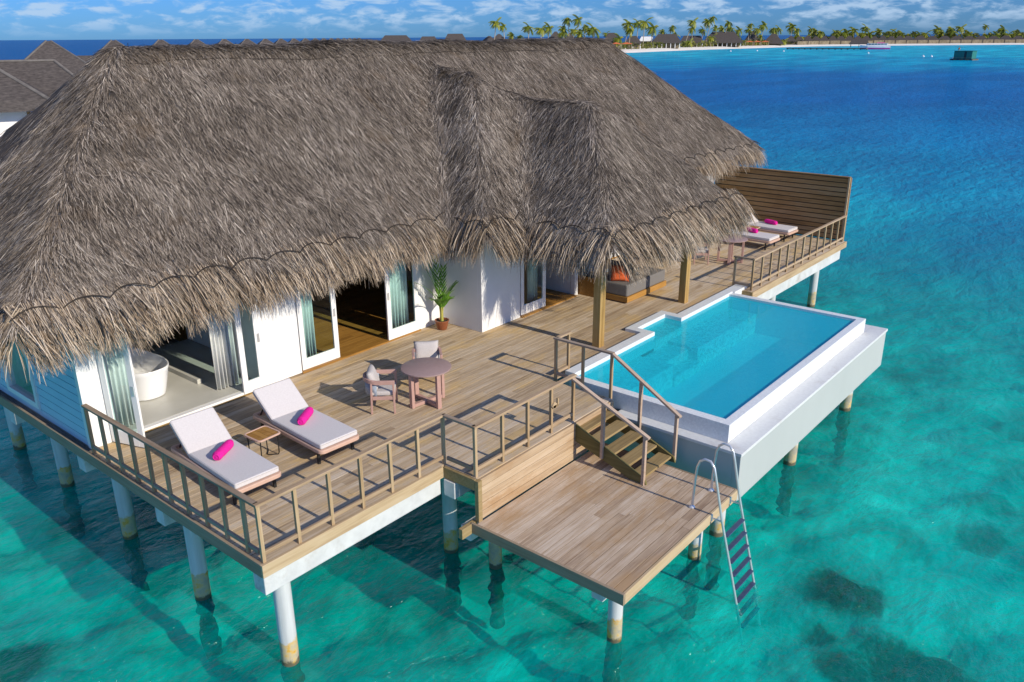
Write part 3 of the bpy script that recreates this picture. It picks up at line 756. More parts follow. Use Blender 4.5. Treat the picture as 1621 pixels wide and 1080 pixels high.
tub = thing('bathtub', 'white freestanding oval bathtub on the pale bathroom floor', 'bathtub', (1.72, 6.62, .06), R(4))
b = MB(); n = 40; prof = [(.0,.01),(.30,.01),(.325,.02),(.345,.12),(.375,.32),(.40,.50),(.415,.58),(.41,.595),(.395,.59),(.375,.50),(.34,.28),(.27,.17),(.0,.15)]
vs, fs = [], []
for r_, z in prof:
    for j in range(n):
        t = 2*math.pi*j/n; c, s_ = math.cos(t), math.sin(t)
        ex = .8; vs.append((r_*math.copysign(abs(c)**ex, c), 1.95*r_*math.copysign(abs(s_)**ex, s_)*(1 if r_ > .3 else .97), z + (.10*max(0, s_)**2 if z > .45 else 0)))
for i in range(len(prof)-1):
    for j in range(n): fs.append((i*n+j, i*n+(j+1)%n, (i+1)*n+(j+1)%n, (i+1)*n+j))
b.add(vs, fs, .5); b.build('basin', MT['ceramic'], tub, smooth=50).scale = (1.16, 1.0, 1.05)
MB().tube([(-.46,.35,0),(-.46,.35,.78),(-.44,.35,.82),(-.36,.35,.84),(-.28,.35,.82),(-.27,.35,.78)], .016, 8).build('tap', MT['steel'], tub, smooth=60)

# ------------------------------------------------------------------ deck
deck = thing('wooden_deck', 'long weathered timber sun deck on piles along the villa front', 'deck', (10, 2, 0))
PITCHB = .144
RECTS = [(0.0,3.42,0.0,5.0),(3.42,7.30,-.72,5.0),(7.30,10.72,.72,5.0),(10.72,12.42,1.152,5.0),(12.42,15.50,.72,5.0),(15.50,22.9,.144,5.0)]
pl = MB()
row = 0; y = -.72
while y < 4.95:
    iv = []
    for x0, x1, a, c in RECTS:
        if a-.01 <= y and y+PITCHB <= c+.15:
            if iv and abs(iv[-1][1]-x0) < 1e-3: iv[-1][1] = x1
            else: iv.append([x0, x1])
    for x0, x1 in iv:
        x = x0; nx = x0 + random.uniform(.8, 4.2)
        while x < x1-.01:
            e = min(nx, x1)
            if x1-e < .35: e = x1
            pl.box(x+.0015, e-.0015, y+.0055, min(y+PITCHB-.0055, 4.99), -.034+random.uniform(-.0015,.0015), random.uniform(-.0016,.0016)); x = e; nx = x + random.uniform(2.6, 4.4)
    y += PITCHB; row += 1
pl.build('deck_board', MT['deck'], deck, world=True)
fx = lambda x0,x1,y0,y1,z0,z1,n='fascia_board',m='fascia_x': MB().box(x0,x1,y0,y1,z0,z1).build(n, MT[m], deck, world=True, bevel=.006)
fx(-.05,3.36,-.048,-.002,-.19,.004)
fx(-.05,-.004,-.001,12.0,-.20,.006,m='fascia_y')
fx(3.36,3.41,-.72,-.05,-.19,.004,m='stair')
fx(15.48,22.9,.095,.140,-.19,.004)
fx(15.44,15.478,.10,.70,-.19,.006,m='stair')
jm = MB()
for i in range(38): jm.box(.2+i*.6, .26+i*.6, (.1 if i*.6 < 3.2 or i*.6 > 15.4 else (-.65 if i*.6 < 7 else 1.2)), 5.0, -.19, -.036)
jm.build('joist', MT['stair'], deck, world=True)
bc = lambda x0,x1,y0,y1,z0,z1: MB().box(x0,x1,y0,y1,z0,z1).build('beam', MT['concrete'], deck, world=True, bevel=.012)
bc(-.02,3.33,.0,.26,-.50,-.192)
bc(-.02,22.0,2.62,2.86,-.50,-.205)
bc(-.02,22.0,5.25,5.50,-.50,-.205); bc(-.02,22.0,8.2,8.45,-.50,-.205)
bc(15.55,22.6,.17,.42,-.55,-.192)
bc(3.34,7.25,-.30,-.06,-.50,-.205)
MB().box(.0,22.7,5.02,11.7,-.205,-.201).build('floor_slab', MT['concrete'], deck, world=True)
def pile(x, y, parent, top=-.3, r_=.13, bot=-4.5):
    b = MB(); zs = [top, -1.6, -2.18] + [-2.18-.09*i for i in range(1, 15)]
    b.tube([(x+(random.uniform(-.035,.035) if z < -2.3 else 0), y+(random.uniform(-.035,.035) if z < -2.3 else 0), z) for z in zs], [r_*(random.uniform(.75,1.25) if z < -2.3 else 1) for z in zs], 18)  # refraction wobble put into the underwater shape as jitter
    return b.build('pile', MT['pile'], parent, world=True, smooth=40)
for x, y in ((.50,.45),(.50,2.84),(.60,5.5),(.70,8.35),(.75,10.9),(4.06,.54),(4.1,2.9),(4.1,5.6),(8.0,2.9),(8.0,5.6),(12,3),(15.9,.6),(18.6,.8),(22.1,.75),(18.6,3.0),(22.1,3.0),(22.1,5.6)):
    pile(x, y, deck)

# swim platform
plat = thing('swim_platform', 'low wooden swim platform with a boarded back panel under the steps', 'platform', (5, -2, -.74))
b = MB(); y = -3.50
i = 0
while y < -.80:
    x = 3.32; nx = x+random.uniform(1.2,3.4)
    while x < 6.85:
        e = min(nx, 6.86); e = 6.86 if 6.86-e < .4 else e
        b.box(x+.001, e-.001, y+.005, y+.1425-.005, -.776, -.74+random.uniform(-.0015,.0015)); x = e; nx = 99
    y += .1425; i += 1
b.build('deck_board', MT['plat'], plat, world=True)
pb = lambda x0,x1,y0,y1,z0,z1,n='fascia_board',m='fascia_x': MB().box(x0,x1,y0,y1,z0,z1).build(n, MT[m], plat, world=True, bevel=.006)
pb(3.27,3.317,-3.55,-.70,-.92,-.735,m='fascia_y'); pb(3.318,6.88,-3.55,-3.505,-.92,-.736)
pb(6.862,6.90,-3.50,-.8,-.92,-.738,m='fascia_y')
pb(3.36,3.45,-.80,-.722,-.74,-.005,'corner_post','stair')
pb(3.05,3.40,-.722,-.64,-.93,-.75,'trim_board','stair')
b = MB()
for i in range(5): b.box(3.452, 7.28, -.765, -.725, -.735+i*.146, -.735+(i+1)*.146-.009, rnd=[.2,.75,.4,.9,.1][i])
b.build('back_panel', MT['panel'], plat, world=True, bevel=.003)
pc = lambda x0,x1,y0,y1,z0,z1: MB().box(x0,x1,y0,y1,z0,z1).build('beam', MT['concrete'], plat, world=True, bevel=.01)
pc(3.42,6.7,-3.12,-2.92,-1.16,-.93); pc(3.35,6.7,-.62,-.40,-1.16,-.93)
for i in range(8): pc(3.5+i*.46,3.56+i*.46,-3.49,-.75,-.92,-.78)
for x, y in ((4.2,-.40),(3.95,-3.02),(6.62,-2.98)): pile(x, y, plat, top=-1.0, r_=.115)

# ------------------------------------------------------------------ railings
def rail_run(t, pts, posts, H=.89, bot=.13, post_z=-.16, m='rail_x', skip_bottom=False, w=.085):
    b = MB()
    p, q = Vector(pts[0]), Vector(pts[1])
    d = (q-p).normalized()
    MB().bar(p+Vector((0,0,H-.02))-d*.042, q+Vector((0,0,H-.02))+d*.042, w, .04).build('top_rail', MT[m], t, world=True, bevel=.005)
    if not skip_bottom: MB().bar(p+Vector((0,0,bot))+d*.028, q+Vector((0,0,bot))-d*.028, .04, .06).build('bottom_rail', MT[m], t, world=True, bevel=.004)
    for u in posts:
        c = p + (q-p)*u
        MB().box(c.x-.026,c.x+.026,c.y-.026,c.y+.026,c.z+post_z,c.z+H-.041).build('post', MT['post'], t, world=True, bevel=.004)
ev = lambda n, a=0, b=1: [a+(b-a)*i/n for i in range(n+1)]
t = thing('railing', 'timber railing down the left end of the deck beside the nearest lounger', 'railing', (.03,2.4,0), group='timber deck railings')
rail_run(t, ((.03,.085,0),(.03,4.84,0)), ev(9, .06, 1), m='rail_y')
t = thing('railing', 'timber railing along the front deck edge below the two near loungers', 'railing', (1.7,.03,0), group='timber deck railings')
rail_run(t, ((.03,.03,0),(3.46,.03,0)), ev(6))
t = thing('railing', 'timber railing above the boarded panel with a hook on one post', 'railing', (4.8,-.6,0), group='timber deck railings')
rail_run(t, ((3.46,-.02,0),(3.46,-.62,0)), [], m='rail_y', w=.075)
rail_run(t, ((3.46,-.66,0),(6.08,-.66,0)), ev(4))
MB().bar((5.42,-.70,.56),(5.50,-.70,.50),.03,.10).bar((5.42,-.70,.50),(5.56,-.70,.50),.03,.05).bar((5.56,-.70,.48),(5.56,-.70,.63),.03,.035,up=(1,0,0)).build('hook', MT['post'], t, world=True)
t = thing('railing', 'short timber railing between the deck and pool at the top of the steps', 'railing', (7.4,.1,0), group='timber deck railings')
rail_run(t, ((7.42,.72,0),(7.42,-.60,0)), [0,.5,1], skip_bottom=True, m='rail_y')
rail_run(t, ((7.46,.72,0),(7.85,.72,0)), [1], m='rail_x')
MB().bar((7.42,.70,.12),(7.42,.06,.12),.04,.06).build('bottom_rail', MT['rail_y'], t, world=True)
t = thing('railing', 'long timber railing on the far deck in front of the two distant loungers', 'railing', (19,.2,0), group='timber deck railings')
rail_run(t, ((15.62,.22,0),(22.78,.22,0)), ev(12))
rail_run(t, ((15.62,.27,0),(15.62,.74,0)), [1], m='rail_y')

# ------------------------------------------------------------------ steps
st = thing('staircase', 'five open timber steps with sloping handrails from deck to platform', 'staircase', (6.6,-1.4,-.74))
for x in (6.05, 7.06):
    b = MB(); p0, p1 = (-.66, -.05), (-2.20, -.735)
    ty = [(-.72,-.02),(-.72,-.36),(-1.95,-.738),(-2.26,-.738),(-2.22,-.63)]
    vs = [(x-.022, a, c) for a, c in ty] + [(x+.022, a, c) for a, c in ty]; n = len(ty)
    b.add(vs, [tuple(range(n)), tuple(range(2*n-1,n-1,-1))] + [(i,n+i,n+(i+1)%n,(i+1)%n) for i in range(n)], .4)
    b.build('stringer', MT['stringer'], st, world=True, bevel=.004)
for i in range(5):
    yf = -.96 - .305*i; zz = -.125*(i+1)
    MB().box(6.075,7.035,yf,yf+.26,zz-.045,zz).build('tread', MT['stair'], st, world=True, bevel=.005)
for x in (6.02, 7.42):
    xb = x if x < 7 else 7.09
    MB().bar((x,-.60,.87),(xb,-2.28,.16),.075,.045).build('handrail', MT['hand'], st, world=True, bevel=.006)
    for k, yy in enumerate((-1.35, -2.20)):
        fr = (yy+.60)/(-1.68); zt = .87 - .71*fr - .02; xx = x + (xb-x)*fr + (-.0 if x < 7 else .0)
        zb = -.74 if k == 1 else -.52
        MB().box(xx-.032,xx+.032,yy-.028,yy+.028,zb,zt).build('post', MT['hand'], st, world=True, bevel=.004)

# ------------------------------------------------------------------ plunge pool
pool = thing('plunge_pool', 'rectangular turquoise plunge pool with white rim and grey outer walls', 'pool', (11.3,-1.3,-1.26))
pw = lambda n, m, *bx, **k: [MB().box(*q).build(n, MT[m], pool, world=True, bevel=k.get('bevel', .006)) for q in bx]
XL, XR, YF, YB = 7.56, 15.0, -3.0, .72
# rim (top z .05)
pw('rim', 'rimtile', (XL,XR,YF,YF+.17,-.32,.045), (XL,XL+.20,YF+.17,.47,-.32,.045), (XR-.19,XR,YF+.17,.47,-.32,.045))
rb = MB()
rb.prism([(7.74,.47),(10.93,.47),(10.93,.93),(12.20,.93),(12.20,.47),(15.0,.47),(15.0,.40),(15.78,.40),(15.78,.715),(12.42,.715),(12.42,1.148),(10.72,1.148),(10.72,.715),(7.74,.715)], -.34, .075)
rb.build('rim', MT['rimtile'], pool, world=True, bevel=.008)
# basin
F = -.86
pw('basin', 'pool_floor', (7.76,14.81,-2.83,.47,F-.08,F), bevel=0)
pw('basin_wall', 'pool_floor', (7.74,7.762,-2.83,.47,F,.0), (14.808,14.83,-2.83,.47,F,.0), (7.762,14.808,-2.85,-2.829,F,.0), bevel=0)
pw('bench', 'pool_bench', (7.763,10.3,-.40,.469,F,-.33), (11.55,14.807,-.34,.468,F,-.33), bevel=.01)
pw('entry_step', 'pool_bench', (10.3,11.55,-.10,.467,F,-.40), (10.3,11.55,-.45,-.10,F,-.62), (10.93,12.2,.467,.93,-.5,-.16), bevel=.01)
MB().prism([(7.762,-2.83),(14.808,-2.83),(14.808,.468),(12.198,.468),(12.198,.928),(10.932,.928),(10.932,.468),(7.762,.468)], -.02, -.016).build('pool_water', MT['pool_water'], pool, world=True, recalc=True)
# overflow ledge and outer walls
pw('gutter', 'gutter', (7.30,15.62,-3.38,-3.003,-.36,-.30), (7.30,7.557,-3.0,-.765,-.36,-.301), (15.003,15.62,-3.0,.38,-.36,-.302))
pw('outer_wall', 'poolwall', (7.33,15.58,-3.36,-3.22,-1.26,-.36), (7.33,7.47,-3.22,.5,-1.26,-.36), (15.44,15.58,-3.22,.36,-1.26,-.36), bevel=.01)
MB().box(7.47,15.44,-3.22,.5,-1.25,-1.15).build('base_slab', MT['concrete'], pool, world=True)
for x, y in ((7.55,-2.95),(11.0,-2.96),(14.5,-2.96),(11.0,-.2),(14.5,-.2)): pile(x, y, pool, top=-1.2, r_=.13)

# ladder
lad = thing('swim_ladder', 'stainless steel swim ladder with dark steps at the platform edge', 'ladder', (6.25,-3.6,-.74))
for k, x in enumerate((5.90, 6.58)):
    P = [(x,-3.20,-.74),(x,-3.22,-.2),(x,-3.24,.02),(x,-3.28,.14),(x,-3.36,.20),(x,-3.46,.19),(x,-3.53,.10),(x,-3.57,-.06),(x-.0,-3.72,-.72),(x,-4.12,-2.2),(x,-4.30,-2.95)]
    s_ = MB().tube(P, .0215, 10).build('side_rail', MT['steel'], lad, world=True, smooth=60)
    MB().lathe([(.055,-.738),(.055,-.725),(.03,-.70),(.022,-.69)], (x,-3.20,0), 16).build('flange', MT['steel'], s_, smooth=40)
    MB().bar((x,-3.55,-.80),(x,-3.75,-.80),.02,.02).box(x-.03,x+.03,-3.565,-3.55,-.86,-.74).build('bracket', MT['steel'], s_)
for i in range(8):
    z = -1.05-.225*i; y = -3.72-.40*((-.72-z)/1.48)
    MB().box(5.92,6.56,y-.045,y+.035,z-.012,z+.012).build('rung', MT['step'], lad, world=True, bevel=.004)

# privacy screen
scn = thing('privacy_screen', 'tall slatted timber privacy screen at the far end of the deck', 'screen', (22.86,2.6,0))
b = MB(); i = 0
for i in range(13): b.box(22.84+random.uniform(-.004,.004),22.868,.30,5.0,.06+i*.157,.06+i*.157+.128)
b.build('slat_panel', MT['screen'], scn, world=True)
MB().box(22.869,22.8755,.30,5.0,.02,2.09).build('backing', MT['black'], scn, world=True)
for y in (.26, 1.9, 3.5): MB().box(22.876,22.95,y-.04,y+.04,-.15,2.10).build('post', MT['screen'], scn, world=True, bevel=.004)
MB().box(22.80,22.875,.24,.298,-.02,2.11).build('end_trim', MT['rail_x'], scn, world=True, bevel=.004)
MB().box(22.81,22.94,.25,5.0,2.10,2.135).build('cap', MT['screen'], scn, world=True, bevel=.004)

# ------------------------------------------------------------------ furniture
def rrect(w, l, r_, n=6):
    P = []
    for cx, cy, a0 in ((w/2-r_, l/2-r_, 0), (-w/2+r_, l/2-r_, 90), (-w/2+r_, -l/2+r_, 180), (w/2-r_, -l/2+r_, 270)):
        for i in range(n+1):
            a = R(a0+90*i/n); P.append((cx+r_*math.cos(a), cy+r_*math.sin(a)))
    return P
def make_lounger(label, loc, rz):
    t = thing('sun_lounger', label, 'sun lounger', loc, rz, 'sun loungers on the deck')
    out = rrect(.80, 2.10, .09); inn = rrect(.66, 1.96, .05); b = MB()
    n = len(out); off = 1.0
    for z0, z1 in ((.235, .305),):
        vs = [(x,y+off,z0) for x,y in out]+[(x,y+off,z1) for x,y in out]+[(x,y+off,z0) for x,y in inn]+[(x,y+off,z1) for x,y in inn]
        fs = []
        for i in range(n):
            j = (i+1)%n; fs += [(i,j,n+j,n+i),(2*n+j,2*n+i,3*n+i,3*n+j),(n+i,n+j,3*n+j,3*n+i),(j,i,2*n+i,2*n+j)]
        b.add(vs, fs, .5)
    b.build('frame', MT['pink_frame'], t, bevel=.012, smooth=50)
    s_ = MB()
    for i in range(9): s_.box(-.33,.33,.06+i*.155,.12+i*.155,.262,.292)
    s_.build('slat', MT['black'], t)
    MB().box(-.335,.335,.01,1.42,.293,.30).build('seat_base', MT['pink_frame'], t)
    a = R(37); T = Matrix.Translation((0,1.44,.315)) @ Matrix.Rotation(a, 4, 'X')
    MB().prism(rrect(.74,1.45,.03,4), .306, .40).build('seat_cushion', MT['mattress'], t, bevel=.022, smooth=60).location = (0,.72,0)
    q = MB().prism(rrect(.74,.68,.03,4), .0, .095).build('back_cushion', MT['mattress'], t, bevel=.022, smooth=60)
    q.location = T @ Vector((0,.34,0)); q.rotation_euler = (a,0,0)
    def piping(host, l_, zs):
        pp_ = MB()
        for z_ in zs:
            pts = [(x, y, z_) for x, y in rrect(.735, l_-.005, .035, 4)]; pp_.tube(pts+[pts[0]], .0065, 5)
        pp_.build('piping', MT['cushion'], host, smooth=60)
    piping(next(c for c in t.children if c.name.startswith('seat_cushion')), 1.45, (.383,)); piping(q, .68, (.08,))
    bf = MB()
    for x in (-.31,.31): bf.bar(T@Vector((x,0,-.02)), T@Vector((x,.68,-.02)), .03, .025)
    for yy in (.05,.35,.66): bf.bar(T@Vector((-.31,yy,-.02)), T@Vector((.31,yy,-.02)), .03, .02)
    bf.build('back_frame', MT['pink_frame'], t)
    pr = MB()
    for x in (-.25,.25): pr.bar(T@Vector((x,.40,-.03)), (x,1.98,.26), .02, .02)
    pr.build('prop', MT['black'], t)
    for x in (-.33,.33):
        for yy in (.14,1.82):
            MB().bar((x,yy,.235),(x*1.02,yy-.01,0),.045,.035,up=(0,1,0)).build('leg', MT['black'], t)
    return t
L1 = make_lounger('pale sun lounger nearest the deck corner, inside the left railing', (.935,1.435,0), R(-3.5))
def lg(loc, rz, label): return dup(L1, loc, rz, label)
lg((2.50,1.455,0), R(-3), 'pale sun lounger between the small side table and the pink dining set')
lg((20.45,1.62,0), R(-2), 'distant sun lounger on the far deck next to the second round table')
lg((21.98,1.62,0), R(-2), 'distant sun lounger right beside the slatted privacy screen')

def make_towel(label, loc, rz):
    b = MB(); n = 20; k = 14; L = .50; vs, fs = [], []
    for i in range(k+1):
        u = i/k; x = (u-.5)*L
        e = min(1, min(u,1-u)*k/1.4); rr = .078*(.86+.14*e)*(1+.025*math.sin(u*19))
        if i in (0,k): rr *= .80
        for j in range(n):
            a = 2*math.pi*j/n; w = 1+.03*math.sin(3*a+u*2)
            vs.append((x, rr*w*math.cos(a), .074+rr*w*math.sin(a)*.95))
    for i in range(k):
        for j in range(n): fs.append((i*n+j, i*n+(j+1)%n, (i+1)*n+(j+1)%n, (i+1)*n+j))
    for i, sgn in ((0,-1),(k,1)):
        base = [i*n+j for j in range(n)]; o = len(vs)
        for rr, dx in ((.05,.006),(.03,-.006),(.012,.008)):
            for j in range(n):
                a = 2*math.pi*j/n; vs.append(((-.5 if i == 0 else .5)*L+sgn*dx, rr*math.cos(a), .074+rr*math.sin(a)))
        rings = [base]+[[o+m_*n+j for j in range(n)] for m_ in range(3)]
        for m_ in range(3):
            for j in range(n): fs.append((rings[m_][j], rings[m_][(j+1)%n], rings[m_+1][(j+1)%n], rings[m_+1][j]))
        fs.append(tuple(rings[3]))
    b.add(vs, fs, .5); o = b.build('rolled_towel', MT['magenta'], smooth=70)
    o.location = loc; o.rotation_euler = (0,0,rz)
    return tag(o, label, 'towel', 'magenta rolled towels')
tw = make_towel('rolled magenta towel on the lounger nearest the deck corner', (1.00,2.42,.396), R(32))
dup(tw, (2.57,2.42,.396), R(34), 'rolled magenta towel on the lounger next to the pink dining set')
dup(tw, (20.62,2.50,.396), R(70), 'tiny rolled magenta towel on the distant lounger by the second table')
dup(tw, (22.20,2.50,.396), R(70), 'tiny rolled magenta towel on the distant lounger by the screen')

def make_side(label, loc, rz):
    t = thing('side_table', label, 'side table', loc, rz, 'small wooden side tables')
    out, inn = rrect(.45,.45,.07), rrect(.39,.39,.05); n = len(out); b = MB()
    vs = [(x,y,.395) for x,y in out]+[(x,y,.425) for x,y in out]+[(x,y,.395) for x,y in inn]+[(x,y,.425) for x,y in inn]; fs = []
    for i in range(n):
        j = (i+1)%n; fs += [(i,j,n+j,n+i),(2*n+j,2*n+i,3*n+i,3*n+j),(n+i,n+j,3*n+j,3*n+i),(j,i,2*n+i,2*n+j)]
    b.add(vs, fs, .5); b.build('frame', MT['pink_frame'], t, bevel=.006, smooth=50)
    s_ = MB()
    for i in range(4): s_.box(-.192+i*.097,-.192+i*.097+.092,-.19,.19,.40,.418,rnd=[.1,.8,.35,.55][i])
    s_.build('table_top', MT['teak'], t)
    for x in (-1,1):
        P = [(x*.17,-.17,.395),(x*.17,-.16,.05),(x*.165,-.14,.015),(x*.14,-.10,.008),(x*.06,-.02,.008),(x*.06,.02,.008),(x*.14,.10,.008),(x*.165,.14,.015),(x*.17,.16,.05),(x*.17,.17,.395)]
        MB().tube(P, .010, 8).build('leg', MT['black'], t, smooth=60)
    return t
S1 = make_side('small square teak side table between the two near loungers', (1.77,2.52,0), R(2))
dup(S1, (21.25,2.75,0), R(2), 'small square side table between the two distant loungers')

def make_table(label, loc, rz):
    t = thing('round_table', label, 'table', loc, rz, 'pink round dining tables')
    MB().lathe([(.0,.705),(.455,.705),(.472,.712),(.475,.722),(.472,.735),(.462,.74),(0,.74)], n=56).build('table_top', MT['mauve'], t, smooth=50)
    for k in range(4):
        T = Matrix.Rotation(R(90*k), 4, 'Z')
        MB().box(.32,.385,-.045,.045,0,.704,M=T).build('leg', MT['pink'], t, bevel=.006)
    MB().box(-.319,.319,-.04,.04,.012,.075).build('cross_bar', MT['pink'], t, bevel=.005)
    MB().box(-.04,.04,.041,.319,.012,.076).box(-.04,.04,-.319,-.041,.012,.076).build('cross_bar', MT['pink'], t, bevel=.005)
    return t
T1 = make_table('round dusty pink table on the deck above the front railing', (4.97,1.92,0), R(-8))
dup(T1, (18.05,2.0,0), R(20), 'distant round pink table half under the pavilion thatch')

def make_chair(label, loc, rz):
    """front is -Y"""
    t = thing('armchair', label, 'armchair', loc, rz, 'pink dining armchairs')
    for x in (-.27,.27):
        MB().bar((x,-.25,0),(x,-.25,.60),.045,.035,up=(0,1,0)).build('leg', MT['pink'], t, bevel=.006)
        MB().bar((x,.17,0),(x,.15,.60),.045,.035,up=(0,1,0)).build('leg', MT['pink'], t, bevel=.006)
    # arm band: runs forward on both sides and wraps the back
    pts = [(-.27,-.275)] + [(-.27,-.10),(-.27,.06)] + [(-.27*math.cos(R(a)), .06+.24*math.sin(R(a))) for a in range(15,166,15)] + [(.27,.06),(.27,-.10),(.27,-.275)]
    b = MB(); vs = []
    for i, (x, y) in enumerate(pts):
        p, q = pts[max(i-1,0)], pts[min(i+1,len(pts)-1)]; dx, dy = q[0]-p[0], q[1]-p[1]; l_ = math.hypot(dx,dy); nx, ny = dy/l_*.025, -dx/l_*.025
        zz = .03*max(0,(y-.06)/.24)
        vs += [(x-nx,y-ny,.60+zz-.02),(x+nx,y+ny,.60+zz-.02),(x+nx,y+ny,.655+zz),(x-nx,y-ny,.655+zz)]
    m_ = len(pts)
    b.add(vs, [(4*i+j,4*i+(j+1)%4,4*(i+1)+(j+1)%4,4*(i+1)+j) for i in range(m_-1) for j in range(4)]+[(3,2,1,0),tuple(4*(m_-1)+j for j in range(4))], .5)
    b.build('arm_band', MT['pink'], t, bevel=.006, smooth=50)
    w = MB(); vs = []
    for i, (x, y) in enumerate(pts[2:-2]):
        vs += [(x*.93, y*.97, .34), (x*.95, y*.98, .60)]
    w.add(vs, [(2*i,2*i+2,2*i+3,2*i+1) for i in range(len(pts[2:-2])-1)], .5)
    wo = w.build('woven_back', MT['bluegrey'], t, smooth=180); wo.modifiers.new('thick','SOLIDIFY').thickness = .012
    f = MB(); f.box(-.247,.247,-.265,-.225,.28,.345).box(-.285,-.25,-.225,.14,.28,.345).box(.25,.285,-.225,.14,.28,.345).box(-.25,.25,.14,.18,.28,.345)
    f.build('seat_frame', MT['pink'], t, bevel=.005)
    MB().prism(rrect(.49,.46,.05,5), .34, .43).build('seat_cushion', MT['cushion'], t, bevel=.03, smooth=60, seg=3).location = (0,-.03,0)
    pillow('back_cushion', MT['cushion'], t, .50, .40, .15, (0,.14,.61), (R(72),0,0))
    return t
def pillow(name, m, parent, w, h, d, loc, rot):
    b = MB(); n = 12; vs = []; fs = []
    for s_ in (1,-1):
        for i in range(n+1):
            for j in range(n+1):
                u, v = i/n*2-1, j/n*2-1
                k = max(0,(1-u**4)*(1-v**4))**.45
                pin = 1-.07*(abs(u)**2)*(1-abs(v)**2)*0-.06*(1-abs(v))*abs(u)**3
                pin2 = 1-.06*(1-abs(u))*abs(v)**3
                vs.append((u*w/2*pin, v*h/2*pin2, s_*d/2*k))
    N1 = (n+1)*(n+1)
    for i in range(n):
        for j in range(n):
            a = i*(n+1)+j; fs.append((a,a+n+1,a+n+2,a+1)); fs.append((N1+a+1,N1+a+n+2,N1+a+n+1,N1+a))
    b.add(vs, fs, .5); o = b.build(name, m, parent, smooth=180); o.location = loc; o.rotation_euler = rot
    bm = bmesh.new(); bm.from_mesh(o.data); bmesh.ops.remove_doubles(bm, verts=bm.verts, dist=.0008); bm.to_mesh(o.data); bm.free()
    return o
A1 = make_chair('pink armchair with grey cushions left of the near round table', (4.28,2.42,0), R(43))
dup(A1, (5.70,2.64,0), R(-42), 'pink armchair with grey cushions behind the near round table')
dup(A1, (17.45,2.75,0), R(35), 'distant pink armchair beside the far round table, half hidden by thatch')

# daybed under the pavilion
db = thing('daybed', 'wide charcoal daybed on an orange wooden plinth under the pavilion roof', 'daybed', (13.5,3.3,0))
b = MB(); b.box(12.50,14.52,2.20,4.4,.03,.18); b.build('plinth', MT['teak'], db, world=True, bevel=.01)
MB().box(12.455,12.498,3.02,4.4,0,.52).build('side_board', MT['teak'], db, world=True, bevel=.006)
MB().box(12.50,14.50,4.36,4.40,.181,.75).build('back_board', MT['teak'], db, world=True, bevel=.006)
MB().prism([(x+13.49,y+3.27) for x,y in rrect(1.96,2.10,.05,5)], .183, .50).build('mattress', MT['darkgrey'], db, world=True, bevel=.035, smooth=60, seg=3)
for c, w_, m_, loc, rot, lab in ((0,.48,'orange',(12.78,2.62,.70),(R(62),0,R(-60)),'orange cushion at the near left end of the daybed'),
      (1,.52,'bluegrey',(12.95,3.55,.76),(R(64),0,R(-50)),'blue grey patterned cushion in the left corner of the daybed'),
      (2,.5,'orange',(13.85,4.05,.76),(R(62),0,R(5)),'orange cushion at the back middle of the daybed'),
      (3,.5,'cushion',(13.35,4.1,.77),(R(62),0,R(-6)),'light grey cushion against the back of the daybed'),
      (4,.44,'orange',(13.3,3.78,.68),(R(48),0,R(-15)),'small orange cushion in front of the light grey daybed cushion')):
    o = pillow('cushion', MT[m_], None, w_, w_*.9, .17, loc, rot); tag(o, lab, 'cushion', 'cushions on the daybed')

# potted palm
pp = thing('potted_palm', 'young green palm in a brown glazed pot by the white wall', 'potted plant', (8.15,4.62,0))
MB().lathe([(.0,0),(.105,0),(.12,.02),(.155,.17),(.165,.20),(.175,.205),(.175,.23),(.155,.23),(.148,.20),(0,.195)], n=28).build('pot', MT['terracotta'], pp, smooth=40)
MB().lathe([(.147,.198),(.0,.21)], n=20).build('soil', MT['soil'], pp)
b = MB()
for i in range(5):
    a = i*1.3; b.tube([(.02*math.cos(a),.02*math.sin(a),.19),(.02*math.cos(a),.02*math.sin(a),.40),(.05*math.cos(a),.05*math.sin(a),.62)], [.028,.022,.012], 7)
b.build('stem', MT['stem'], pp, smooth=60)
def frond_leaf(az, lean, L, n=11, wl=.36, base=.5):
    b = MB(); P = []
    d0 = np.array([math.cos(az), math.sin(az), 0]); 
    for i in range(n+1):
        u = i/n; th = lean*(.35+.9*u); P.append(np.array([0,0,base]) + (d0*math.sin(th*.9) + np.array([0,0,1])*math.cos(th*.9))*L*u)
    b.tube([tuple(q) for q in P], [.010*(1-.8*i/n) for i in range(n+1)], 5, rnd=.5)
    for i in range(2, n+1):
        u = i/n; t_ = P[i]-P[i-1]; t_ = t_/np.linalg.norm(t_); s_ = np.cross(t_, [0,0,1]); ns = np.linalg.norm(s_); s_ = s_/ns if ns > .05 else np.array([-d0[1], d0[0], 0])
        for sg in (-1, 1):
            l_ = wl*(1-.45*u)*random.uniform(.85,1.1); d = t_*.86 + s_*sg*.42 + np.array([0,0,-.05]); d /= np.linalg.norm(d); nn = np.cross(d, t_); nn /= np.linalg.norm(nn); wv = np.cross(nn, d)*.022
            p = P[i]; q1 = p+d*l_*.5; q2 = p+d*l_ + np.array([0,0,-.06*l_])
            b.add([p-wv*.4, p+wv*.4, q1+wv, q1-wv, q2], [(0,1,2,3),(3,2,4)], random.random())
    return b
for az, le, L in ((2.4,.26,1.15),(2.8,.55,1.0),(.5,.22,1.05),(-.5,.42,.75),(1.4,.12,1.3),(3.5,.75,.75),(-1.6,.42,.6),(.1,.8,.45),(4.6,.6,.5),(2.0,.18,1.2)):
    frond_leaf(az, le, L*.95, base=.42).build('leaf', MT['leaf'], pp, recalc=False)

